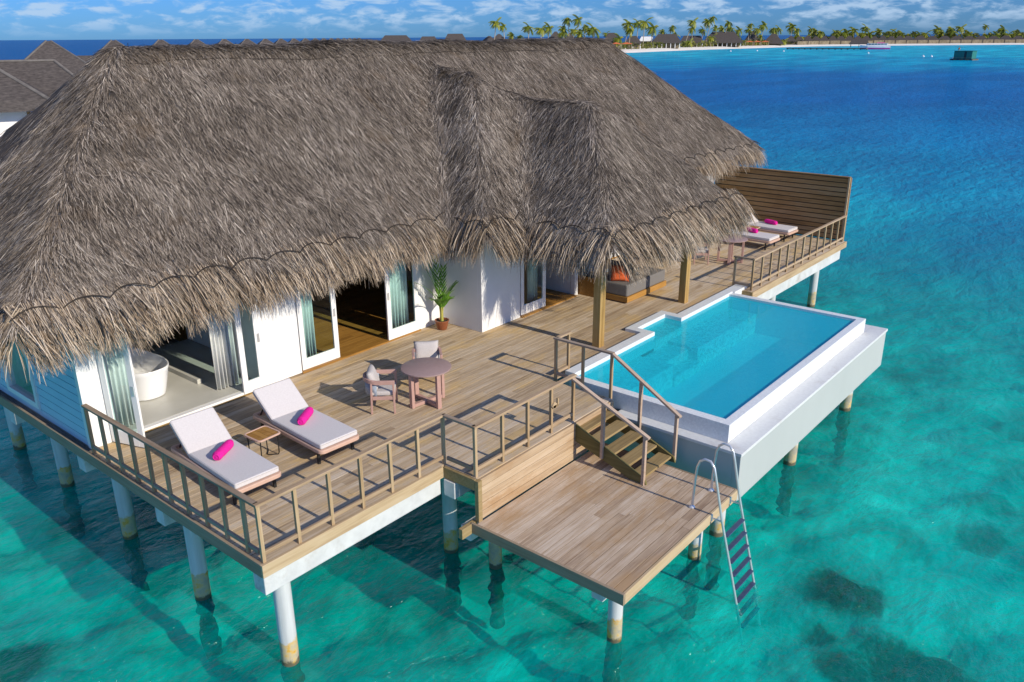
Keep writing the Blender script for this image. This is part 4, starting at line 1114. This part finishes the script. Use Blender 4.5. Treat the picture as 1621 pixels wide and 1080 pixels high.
# ------------------------------------------------------------------ other villas and the island
ORD = ['first','second','third','fourth','fifth','sixth','seventh','eighth','ninth','tenth','eleventh','twelfth','thirteenth','fourteenth','fifteenth','sixteenth','seventeenth','eighteenth','nineteenth']
TENS = {20:'twent',30:'thirt',40:'fort',50:'fift',60:'sixt',70:'sevent',80:'eight'}
def ordinal(n):
    if n < 20: return ORD[n-1]
    t, u = n//10*10, n % 10
    return TENS[t]+'ieth' if u == 0 else TENS[t]+'y-'+ORD[u-1]
def hip(b, x0, x1, y0, y1, ze, zr, rx0=None, rx1=None, ry0=None, ry1=None, thick=.35):
    """hip roof with a sagging drip edge; ridge from (rx0, ry0) to (rx1, ry1)"""
    cx, cy = (x0+x1)/2, (y0+y1)/2
    rx0 = cx if rx0 is None else rx0; rx1 = rx0 if rx1 is None else rx1; ry0 = cy if ry0 is None else ry0; ry1 = ry0 if ry1 is None else ry1
    E = [(x0,y0,ze),(x1,y0,ze),(x1,y1,ze),(x0,y1,ze)]
    k = 0.9
    R_ = [(rx0,ry0,zr),(rx1,ry1,zr)]
    along_x = abs(rx1-rx0) >= abs(ry1-ry0)
    F = [(-.25*(1 if i in (0,3) else -1)+x, -.25*(1 if i in (0,1) else -1)+y, z-.7) for i, (x,y,z) in enumerate(E)]
    vs = E + R_ + F
    if along_x: fs = [(0,1,5,4),(1,2,5),(2,3,4,5),(3,0,4)]
    else: fs = [(0,1,4),(1,2,5,4),(2,3,5),(3,0,4,5)]
    fs += [(6,7,1,0),(7,8,2,1),(8,9,3,2),(9,6,0,3),(9,8,7,6)]
    b.add(vs, fs, random.random())
FAR = MT['thatch_far']
MT['cap'] = simple('weathered_cap', (.12,.108,.10), (.18,.165,.15), 2.0, .9, .4)
def caps(t, *segs):
    m = MB()
    for a, c in segs: m.tube([a, c], .12, 6)
    m.build('ridge_cap', MT['cap'], t, smooth=60)
def far_villa(label, loc, rz, group):
    t = thing('water_villa', label, 'villa', loc, rz, group)
    b = MB(); hip(b, -4.9,4.9,-4.9,4.9,2.7,6.35, -.25,.25,0,0); b.build('roof', FAR, t, recalc=True); caps(t, ((-4.9,-4.9,2.7),(-.25,0,6.35)), ((4.9,-4.9,2.7),(.25,0,6.35)))
    b = MB(); hip(b, -12.5,-2.5,-3.2,3.2,2.5,4.35, -9.6,-3.0,0,0); b.build('wing_roof', FAR, t)
    MB().box(-11.6,3.9,-2.4,3.6,-.1,2.9).build('wall', MT['white'], t)
    MB().box(-6.0,-2.2,-2.44,-2.401,0,2.2).build('window', MT['darkglass'], t)
    MB().box(-13,6,-6.5,4.6,-.3,-.1).build('sun_deck', MT['fascia_y'], t)
    for x in (-12,-6,0,5):
        for y in (-5.8,0,4): MB().lathe([(.16,-4.4),(.16,-.3)], (x,y,0), 8).build('pile', MT['concrete'], t)
    return t
VROW = 'water villas in the row along the horizon'
v0 = None
for i in range(0, 18):
    px = 720 - 3394/(i+5.26); D = 116*(i+5.26)/5.26
    lab = f'grey thatched water villa, {ordinal(i+1)} peak from the left in the row behind the main roof'
    p = at_dist(px, D, 0)
    if v0 is None: v0 = far_villa(lab, p, R(-21), VROW)
    else: dup(v0, p, R(-21), lab)
# the neighbouring villa just behind the left end of the main roof
nb = thing('water_villa', 'neighbouring grey thatched villa at the left picture edge with a white wall', 'villa', at_dist(20, 72, 0), R(-22), VROW)
b = MB(); hip(b, -16,4.7,-3.8,3.8,2.7,5.05, -12,2.3,0,0); b.build('roof', FAR, nb)
b = MB(); hip(b, -17,1.5,-8.6,-1.0,2.85,5.0, -13,-1.6,-4.8,-4.8); b.build('front_roof', FAR, nb); caps(nb, ((-12,0,5.05),(2.3,0,5.05)), ((2.3,0,5.05),(4.7,-3.8,2.7)), ((-13,-4.8,5.0),(-1.6,-4.8,5.0)), ((-1.6,-4.8,5.0),(1.5,-8.6,2.85)))
MB().box(-16,.05,-7.6,3.0,-.1,2.9).build('wall', MT['white'], nb)
MB().box(-17,4.6,-10.5,4.6,-.3,-.1).build('sun_deck', MT['fascia_x'], nb)
MB().box(.06,2.6,-7.3,-7.2,-.1,2.0).box(2.5,2.6,-7.2,3.4,-.1,2.0).build('deck_screen', MT['pillar'], nb)
for x in (-14,-8,-2,4):
    for y in (-9,-4,0,4): MB().lathe([(.16,-4.4),(.16,-.3)], (x,y,0), 8).build('pile', MT['concrete'], nb)

# island
shore = [(700,86),(800,86),(900,85.5),(960,85),(1000,83.5),(1060,80.8),(1100,79.2),(1150,77.6),(1200,76.2),(1250,74.6),(1300,73.4),(1400,72.4),(1500,71.6),(1621,70.8),(1760,70.2)]
S_ = [at_water(*q)[:2] for q in shore]
vs = []; fs = []
cam2 = CAM[:2]
for p in S_:
    d = p-cam2; L = np.hypot(*d); d = d/L
    for off, z in ((-14,-3.6),(0,-2.2),(9,-1.5),(24,-.9),(130,-.7),(170,-3.2)):
        q = p+d*off; vs.append((q[0], q[1], z))
for i in range(len(S_)-1):
    for j in range(5): fs.append((i*6+j, (i+1)*6+j, (i+1)*6+j+1, i*6+j+1))
b = MB(); b.add(vs, fs, .5); o = b.build('beach', MT['sand'], smooth=180); tag(o, 'white sand beach along the island shore', 'beach', kind='structure')
def shore_dist(px):
    xs = [q[0] for q in shore]; ds = [np.hypot(*(p-cam2)) for p in S_]
    return float(np.interp(px, xs, ds))
def face_cam(px): 
    d = ray(px, 58.0); return math.atan2(d[1], d[0]) - math.pi/2      # local -Y looks at the viewer
def zpix(py, px, D):
    """height seen at photo row py for something D metres away"""
    d = ray(px, py); return CAM[2] + d[2]/np.hypot(d[0], d[1])*D

def beach_house(name, label, cat, px0, px1, yapex, yeave, back, group=None, wall=True, flat=.35, roofm=None, cols=0, depth=.8):
    pxc = (px0+px1)/2; D = shore_dist(pxc)+back
    w_ = (px1-px0)/FL*D*1.0; za, ze = zpix(yapex, pxc, D), zpix(yeave, pxc, D)
    t = thing(name, label, cat, at_dist(pxc, D, -1.0), face_cam(pxc), group)
    g = -1.0; l = w_*depth
    b = MB(); hip(b, -w_/2,w_/2,-l/2,l/2,ze-g,za-g, -w_/2*flat,w_/2*flat,0,0); b.build('roof', roofm or FAR, t)
    if wall: MB().box(-w_*.42,w_*.42,-l*.30,l*.40,0,ze-g).build('wall', MT['hutwall'], t)
    for k in range(cols):
        x = -w_*.45+w_*.9*k/(cols-1); MB().box(x-.22,x+.22,-l*.46-.2,-l*.46+.2,0,ze-g-.2).build('column', MT['white'], t)
    return t
BP = 'thatched pavilions on the beach'
beach_house('beach_pavilion','wide thatched beach pavilion with white columns at the middle of the beach','pavilion',1116,1172,50.5,66.5,34,BP,cols=9,flat=.55)
beach_house('beach_pavilion','thatched beach pavilion with columns right of the white gable','pavilion',1034,1076,54,66.5,32,BP,cols=7,flat=.6)
beach_house('beach_pavilion','thatched hut close behind the right end of the main villa roof','pavilion',955,980,52,66,45,BP,cols=3)
beach_house('beach_pavilion','low thatched roof between the two columned beach pavilions','pavilion',1078,1112,56.5,67,50,BP,cols=5,flat=.7)
beach_house('beach_pavilion','small steep thatched roof behind the palms right of the wide pavilion','pavilion',1181,1200,49.5,62,62,BP)
beach_house('beach_pavilion','thatched beach hut at the right end of the orange awnings','pavilion',1210,1238,53.5,68,30,BP,flat=.2)
beach_house('beach_pavilion','thatched roof left of the white gable behind leaning palms','pavilion',990,1014,57,67,42,BP,cols=3)
beach_house('white_pavilion','white roofed gable between two thatched beach pavilions','pavilion',1013,1034,58,63.5,60,None,roofm=MT['white'],flat=.75)
for k, (a, c, y0, y1, back) in enumerate(((600,652,56,68,70),(662,693,57.8,68,60),(702,738,53.5,67,60),(764,784,57,64,50),(778,801,54,64,55),(868,890,50,62,70),(893,910,52,62,72))):
    beach_house('island_hut', f'far thatched roof peeping over the main villa ridge, {ordinal(k+1)} from the left', 'hut', a, c, y0, y1, back, 'far roofs showing over the main ridge', flat=.6 if k < 3 else .15)
for k, (a, c) in enumerate(((968,982),(984,1000),(1181,1192),(1194,1204),(1206,1217))):
    D = shore_dist((a+c)/2)+17; w_ = (c-a)/FL*D; yb = 69.8 if a < 1100 else 66.6
    z = zpix(yb, (a+c)/2, D)+1.0
    t = thing('awning', 'orange awning on the sand, %s from the left' % ordinal(k+1), 'awning', at_dist((a+c)/2, D, -1.0), face_cam((a+c)/2), 'orange awnings on the beach')
    b = MB(); b.add([(-w_/2,-2,z),(w_/2,-2,z),(w_/2,2,z+.2),(-w_/2,2,z+.2),(0,0,z+.9)], [(0,1,4),(1,2,4),(2,3,4),(3,0,4),(3,2,1,0)], .5); b.build('canopy', MT['awning'], t)
    for x in (-w_*.45, w_*.45):
        for y in (-1.8, 1.8): MB().box(x-.1,x+.1,y-.1,y+.1,0,z+.02).build('pole', MT['trunk'], t)
HG = 'thatched beach villas in a long row'
pxs = []; x = 1252.0
while x < 1640:
    w_ = 13.5 if x < 1430 else 19.0
    pxs.append((x, w_)); x += w_*(.98 if x < 1430 else 1.02)
for k, (x, w_) in enumerate(pxs):
    beach_house('beach_villa', f'grey thatched beach villa, {ordinal(k+1)} from the left in the long shoreline row', 'villa', x-w_*.52, x+w_*.52, 57.4-(x-1250)*.0022+random.uniform(-.5,.6), 64.6-(x-1250)*.002, 34, HG, flat=.25, depth=1.0)
D0, D1 = shore_dist(1245)+20, shore_dist(1640)+20
fn = thing('beach_fence', 'long beige reed fence in front of the row of beach villas', 'fence', at_dist(1440, shore_dist(1440)+20, -1.0))
b = MB(); q = [at_dist(px, shore_dist(px)+19, 0) for px in np.linspace(1262, 1660, 24)]
for i in range(23):
    a, c = Vector((q[i][0], q[i][1], -.95)), Vector((q[i+1][0], q[i+1][1], -.95)); b.bar(a+Vector((0,0,1.3)), c+Vector((0,0,1.3)), .2, random.uniform(2.3,2.9))
b.build('reed_panel', MT['hutwall'], fn, world=True)
for i in range(0, 24): MB().box(q[i][0]-.25,q[i][0]+.25,q[i][1]-.6,q[i][1]-.2,-1.2,1.9).build('post', MT['hutdark'], fn, world=True)

# palms: (photo column, photo row of the crown, metres behind the waterline, lean, crown size)
PALMS = [(785,31.5,40,.10,1.0),(797,38,42,-.04,.8),(810,53,50,0,.8),(823,54,52,0,.8),(837,40,45,.06,1.05),(856,42.5,48,.0,1.0),(869,40.5,50,.10,1.0),
 (892,43,55,-.05,.9),(898,26.5,56,-.08,1.0),(892,50,50,0,.9),(908,44,60,.05,.8),(914.5,27,52,.03,1.0),(918,50,48,.0,1.0),(926.5,38,58,.08,.9),(939.5,43,46,.0,1.35),(959,49.5,50,.0,.55),
 (980,57.5,30,.05,1.0),(994,36,40,.16,1.15),(997,44,38,.05,.9),(1009,34,36,.05,1.0),(1019,31.5,38,.03,1.1),(1033,40.5,40,.10,1.25),(1048.5,48,44,0,.8),
 (1063,39.5,32,.28,.85),(1069,52,30,.10,.9),(1094.5,31,32,.30,1.0),(1095.5,42,36,.04,.95),(1117,32,30,.26,1.0),(1125,25,34,.22,1.0),(1112,45,34,.1,.85),(1092,63,24,0,.8),
 (1132,41,40,-.04,.8),(1142,43,48,0,.9),(1150.5,32.5,28,.20,.95),(1156,42,46,-.05,1.1),(1126,56,28,.05,.9),(1169.5,45,44,0,1.0),(1168,56,30,0,.9),
 (1187,36,50,0,.9),(1184.5,45,46,.0,.9),(1198,43.5,36,.20,1.0),(1207.5,37.5,40,.12,1.15),(1204,56,30,.1,.8),(1223,43,42,0,1.0),(1231.5,43.5,46,.05,1.0),(1241,63,22,0,.9),(1227,48,50,0,.9),
 (1252,40,44,.04,1.1),(1261.5,45,50,0,.9),(1264,56,40,0,1.0),(1273.5,57.5,42,0,.9),(1282.5,44,60,0,.7),(1289,47.5,58,.04,.9),(1298,48.5,50,.10,1.15),(1323,52,62,.0,1.0),(1327,48.5,66,0,1.0),
 (1338,50,60,0,1.1),(1350.5,47,60,.0,1.2),(1345,53,70,0,1.0),(1369,42,62,0,1.0),(1366,51,58,0,1.0),(1376,51,60,0,1.1),(1390.5,48,64,0,1.0),(1379.5,53,70,0,.8),(1401,54.5,62,0,.8),
 (1409,49,70,0,.9),(1417.5,50,64,0,1.1),(1426,52,62,0,1.0),(1437,53,60,0,1.0),(1454.5,53,62,0,.9),(1464,51,60,.0,1.0),(1482.5,44,66,.0,1.0),(1490,50.5,60,-.1,1.1),(1503,42.5,70,.04,1.1),(1507.5,49,58,.12,1.2),(1518.5,41.5,62,.05,1.0),
 (1532.5,51.5,50,.24,1.0),(1557.5,40,70,.06,.7),(1558.5,53.5,50,.10,1.1),(1585.5,45,60,.05,1.1),(1595,52,56,0,1.0),(1577,54,52,0,1.1),(1606,53,62,0,.8),(1615,54,44,.20,1.0)]
def crown_mesh(seed):
    rs = np.random.default_rng(seed); b = MB(); nf = 17
    for k in range(nf):
        az = 2*math.pi*k/nf + rs.uniform(-.2,.2); el = rs.uniform(-.5, 1.25); L = rs.uniform(2.6, 3.6)
        d = np.array([math.cos(az)*math.cos(el), math.sin(az)*math.cos(el), math.sin(el)])
        d = d + np.array([-.35, .1, 0]); d /= np.linalg.norm(d)          # trade wind combs the fronds to one side
        p = np.zeros(3); n = 8; P = [p]; g = rs.uniform(.16, .30)
        for i in range(n):
            d = d + np.array([-.05, 0, -g]); d /= np.linalg.norm(d); p = p + d*L/n; P.append(p)
        rn = rs.random()
        for i in range(1, n+1):
            t_ = P[i]-P[i-1]; t_ /= np.linalg.norm(t_); s_ = np.cross(t_, [0,0,1]); s_ = s_/max(np.linalg.norm(s_), .2)
            for sg in (-1, 1):
                l_ = .95*math.sin(math.pi*(.12+.80*i/n))**.7; dd = s_*sg*.75 + t_*.55 + np.array([0,0,-.55]); dd /= np.linalg.norm(dd)
                a0, a1 = P[i-1], P[i]
                b.add([a0, a1, a1+dd*l_*.95, a0+(a1-a0)*.35+dd*l_], [(0,1,2,3)], float(np.clip(rn*.7+rs.random()*.3, 0, 1)))
    return b
crowns = []
TG = 'coconut palms on the island'
protos = []
for v in range(5):
    b = crown_mesh(40+v); o = b.build('crown', MT['frond'], recalc=False); crowns.append(o.data); bpy.data.objects.remove(o)
order = sorted(range(len(PALMS)), key=lambda i: PALMS[i][0]); rank = {k: i+1 for i, k in enumerate(order)}
for k, (px, py, back, lean, cs) in enumerate(PALMS):
    D = shore_dist(px)+back; z = zpix(py, px, D); h = max(z+1.0-1.2, 2.0)
    look = 'tall slim' if h > 15 else ('medium height' if h > 8 else 'short bushy')
    lk = ' leaning' if lean >= .15 else ''
    t = thing('palm_tree', f'{look}{lk} coconut palm, {ordinal(rank[k])} palm crown from the left on the island', 'palm', at_dist(px - lean*h/D*FL, D, -1.0), face_cam(px), TG)
    top = Vector((lean*h, random.uniform(-.05,.05)*h, h)); P = []
    for i in range(7):
        u = i/6; P.append((top.x*u**1.3, top.y*u, h*u))
    MB().tube(P, [.30*(1-.45*i/6) for i in range(7)], 7).build('trunk', MT['trunk'], t, smooth=180)
    c = bpy.data.objects.new('crown', crowns[k % 5]); COL.objects.link(c); c.parent = t; c.location = top; c.rotation_euler = (random.uniform(-.1,.1), random.uniform(-.1,.1), random.uniform(-.5,.5)); c.scale = (cs*(1.5 if px < 1250 else 1.85),)*3
# undergrowth between the huts and palms: nobody could count it
b = MB()
for _ in range(7500):
    px = random.uniform(955, 1640) if random.random() < .8 else random.uniform(1080, 1290)
    D = shore_dist(px)+random.uniform(26, 75); x, y, _z = at_dist(px, D, 0); h = random.uniform(.2, 3.6)*(1.0 if px < 1290 else .8)
    c = np.array([x, y, -.9+h]); a = rng.normal(0,1,3); a /= np.linalg.norm(a); e = np.cross(a, [0.3,.5,.8]); e /= np.linalg.norm(e); s_ = random.uniform(.5,1.1)
    b.add([c-a*s_-e*s_*.5, c+a*s_-e*s_*.3, c+a*s_*.6+e*s_*.6, c-a*s_*.7+e*s_*.5], [(0,1,2,3)], random.random())
for _ in range(6000):
    px = random.uniform(1258, 1640); D = shore_dist(px)+random.uniform(55, 100); x, y, _z = at_dist(px, D, 0)
    top = 3.2+2.6*math.sin(px*.11)*math.sin(px*.043+1)+1.6*math.sin(px*.31)
    h = random.uniform(1.0, max(2.2, top+4.0)); c = np.array([x, y, -.9+h]); a = rng.normal(0,1,3); a /= np.linalg.norm(a); e = np.cross(a, [0.3,.5,.8]); e /= np.linalg.norm(e); s_ = random.uniform(.6,1.4)
    b.add([c-a*s_-e*s_*.5, c+a*s_-e*s_*.3, c+a*s_*.6+e*s_*.6, c-a*s_*.7+e*s_*.5], [(0,1,2,3)], random.random()*.8)
o = b.build('undergrowth', MT['bush'], recalc=False); tag(o, 'yellow green undergrowth among the beach huts and palm trunks', 'undergrowth', kind='stuff')

# jetty, shelter, boat
ja, jb = at_water(1246, 76.4, -1.5), at_water(1372, 77.0, -1.5)
jt = thing('jetty', 'dark timber jetty running out from the beach to the boat shelter', 'jetty', tuple(jb))
MB().bar((ja[0],ja[1],-1.55),(jb[0],jb[1],-1.55),3.0,.5).build('walkway', MT['hutdark'], jt, world=True)
for i in range(14):
    p = ja+(jb-ja)*i/13; MB().box(p[0]-.25,p[0]+.25,p[1]-.25,p[1]+.25,-4,-1.5).build('pile', MT['hutdark'], jt, world=True)
px = 1361; D = float(np.hypot(*(at_water(px,77.2)[:2]-cam2))); g = -1.0
t = thing('jetty_shelter', 'dark thatched boat shelter at the end of the jetty beside the white boat', 'shelter', at_dist(px, D, g), face_cam(px))
w_ = 25/FL*D; b = MB(); hip(b, -w_/2,w_/2,-4,4,zpix(68.5,px,D)-g,zpix(61,px,D)-g,-w_*.36,w_*.36,0,0); b.build('roof', FAR, t)
for x in (-w_*.42, 0, w_*.42):
    for y in (-3,3): MB().box(x-.2,x+.2,y-.2,y+.2,-.4,zpix(68.5,px,D)-g-.3).build('column', MT['trunk'], t)
px = 1387; D = float(np.hypot(*(at_water(px,78.2)[:2]-cam2)))
bt = thing('motor_boat', 'white motor boat with a pink hull moored at the jetty shelter', 'boat', at_dist(px, D, -2.2), face_cam(px))
Lb = 38.5/FL*D; hw = 2.0
st_ = [(-.5,0,1.9),(-.42,.5,1.75),(-.25,.9,1.55),(0,1,1.45),(.3,1,1.4),(.5,.92,1.4)]
def hull(z0, zf, wf, inset=0):
    b = MB(); vs = []; 
    for u, wv, zt in st_:
        x = u*Lb*(1-inset if u < 0 else 1); wv = max(wv, .04)
        vs += [(x+(0.9 if u < -.4 else 0)*(1 if z0 < .2 else 0), -wv*hw*wf, z0), (x+(0.9 if u < -.4 else 0)*(1 if z0 < .2 else 0), wv*hw*wf, z0), (x, wv*hw, zt*zf), (x, -wv*hw, zt*zf)]
    n = len(st_)
    b.add(vs, [(4*i+j, 4*i+(j+1)%4, 4*(i+1)+(j+1)%4, 4*(i+1)+j) for i in range(n-1) for j in range(4)]+[(3,2,1,0), tuple(4*(n-1)+j for j in range(4))], .5); return b
hull(-.3, .58, .8).build('hull', MT['boat_pink'], bt, bevel=.05)
hull(.95, 1.35, .99).build('gunwale', MT['boat_white'], bt, bevel=.05)
b = MB(); 
b.prism([(-Lb*.30,-1.3),(Lb*.40,-1.6),(Lb*.40,1.6),(-Lb*.30,1.3)], 1.5, 2.88); b.build('cabin', MT['boat_white'], bt, bevel=.15)
b = MB(); b.box(-Lb*.24,Lb*.38,-1.62,1.62,2.9,3.25); wn_ = b.build('window_band', MT['darkglass'], bt)
for k in range(7): 
    x = -Lb*.24+Lb*.62*k/6; MB().box(x-.13,x+.13,-1.68,1.68,2.89,3.3).build('frame', MT['boat_white'], wn_)
b = MB(); b.prism([(-Lb*.27,-1.5),(-Lb*.20,-1.8),(Lb*.42,-1.8),(Lb*.42,1.8),(-Lb*.20,1.8),(-Lb*.27,1.5)], 3.30, 3.52); b.build('cabin_roof', MT['boat_white'], bt, bevel=.08)
MB().box(Lb*.05,Lb*.30,-1,1,3.53,3.95).build('roof_box', MT['boat_pink'], bt, bevel=.06)
MB().bar((Lb*.1,0,3.53),(Lb*.1,0,5.2),.08,.08,up=(1,0,0)).build('mast', MT['steel'], bt)

# floating green cabin
px = 1532; D = float(np.hypot(*(at_water(px,95.5)[:2]-cam2)))
fc = thing('floating_cabin', 'green floating cabin on a dark raft out on the lagoon', 'raft cabin', at_dist(px, D, -2.2), face_cam(px)+R(-24))
MB().box(-3.9,3.9,-2.4,2.4,-.2,.42).build('raft', MT['hutdark'], fc, bevel=.06)
for x in (-3.2,-1.1,1.1,3.2): MB().tube([(x,-2.45,.16),(x,2.45,.16)], .42, 10).build('float', MT['cabin_dark'], fc, smooth=60)
MB().box(-2.9,3.2,-1.7,1.7,.43,3.0).build('cabin', MT['cabin_green'], fc, bevel=.03)
MB().box(-2.95,-2.905,-1.72,1.72,.43,3.05).build('end_wall', MT['cabin_dark'], fc)
MB().box(.55,1.35,-1.74,-1.705,.46,2.9).build('door', MT['darkglass'], fc)
MB().box(-3.1,3.4,-1.9,1.9,3.02,3.14).build('roof', MT['cabin_green'], fc)
MB().bar((-2.3,0,3.1),(-2.3,0,4.6),.14,.14,up=(1,0,0)).box(-3.5,-1.0,-.05,.05,4.3,4.4).build('mast', MT['trunk'], fc)
MB().lathe([(.0,3.5),(.3,3.6),(.35,3.8),(.25,4.0),(0,4.05)], (-2.3,0,0), 10).build('beacon', MT['awning'], fc)
MB().bar((-3.8,-2.3,.9),(3.8,-2.3,.9),.05,.05).bar((-3.8,-2.3,.4),(-3.8,-2.3,1.0),.05,.05,up=(1,0,0)).bar((3.8,-2.3,.4),(3.8,-2.3,1.0),.05,.05,up=(1,0,0)).build('guard_rail', MT['trunk'], fc)

by = None
for k, (px, py) in enumerate(((1156,81.7),(1198,81),(1240,81.7),(1374,84.8),(1461,90),(1474,90.2),(1509,92.6))):
    p = at_water(px, py); lab = f'small white mooring buoy on the lagoon, {ordinal(k+1)} from the left'
    if by is None:
        by = thing('buoy', lab, 'buoy', tuple(p), 0, 'white buoys on the lagoon')
        MB().lathe([(0,-.35),(.3,-.28),(.48,0),(.42,.3),(.2,.5),(0,.54)], n=14).build('float', MT['boat_white'], by, smooth=60)
        MB().tube([(0,0,.5),(0,0,.72),(.08,0,.8),(0,0,.86),(-.08,0,.8),(0,0,.72)], .03, 6).build('ring', MT['steel'], by)
    else: dup(by, tuple(p), 0, lab)
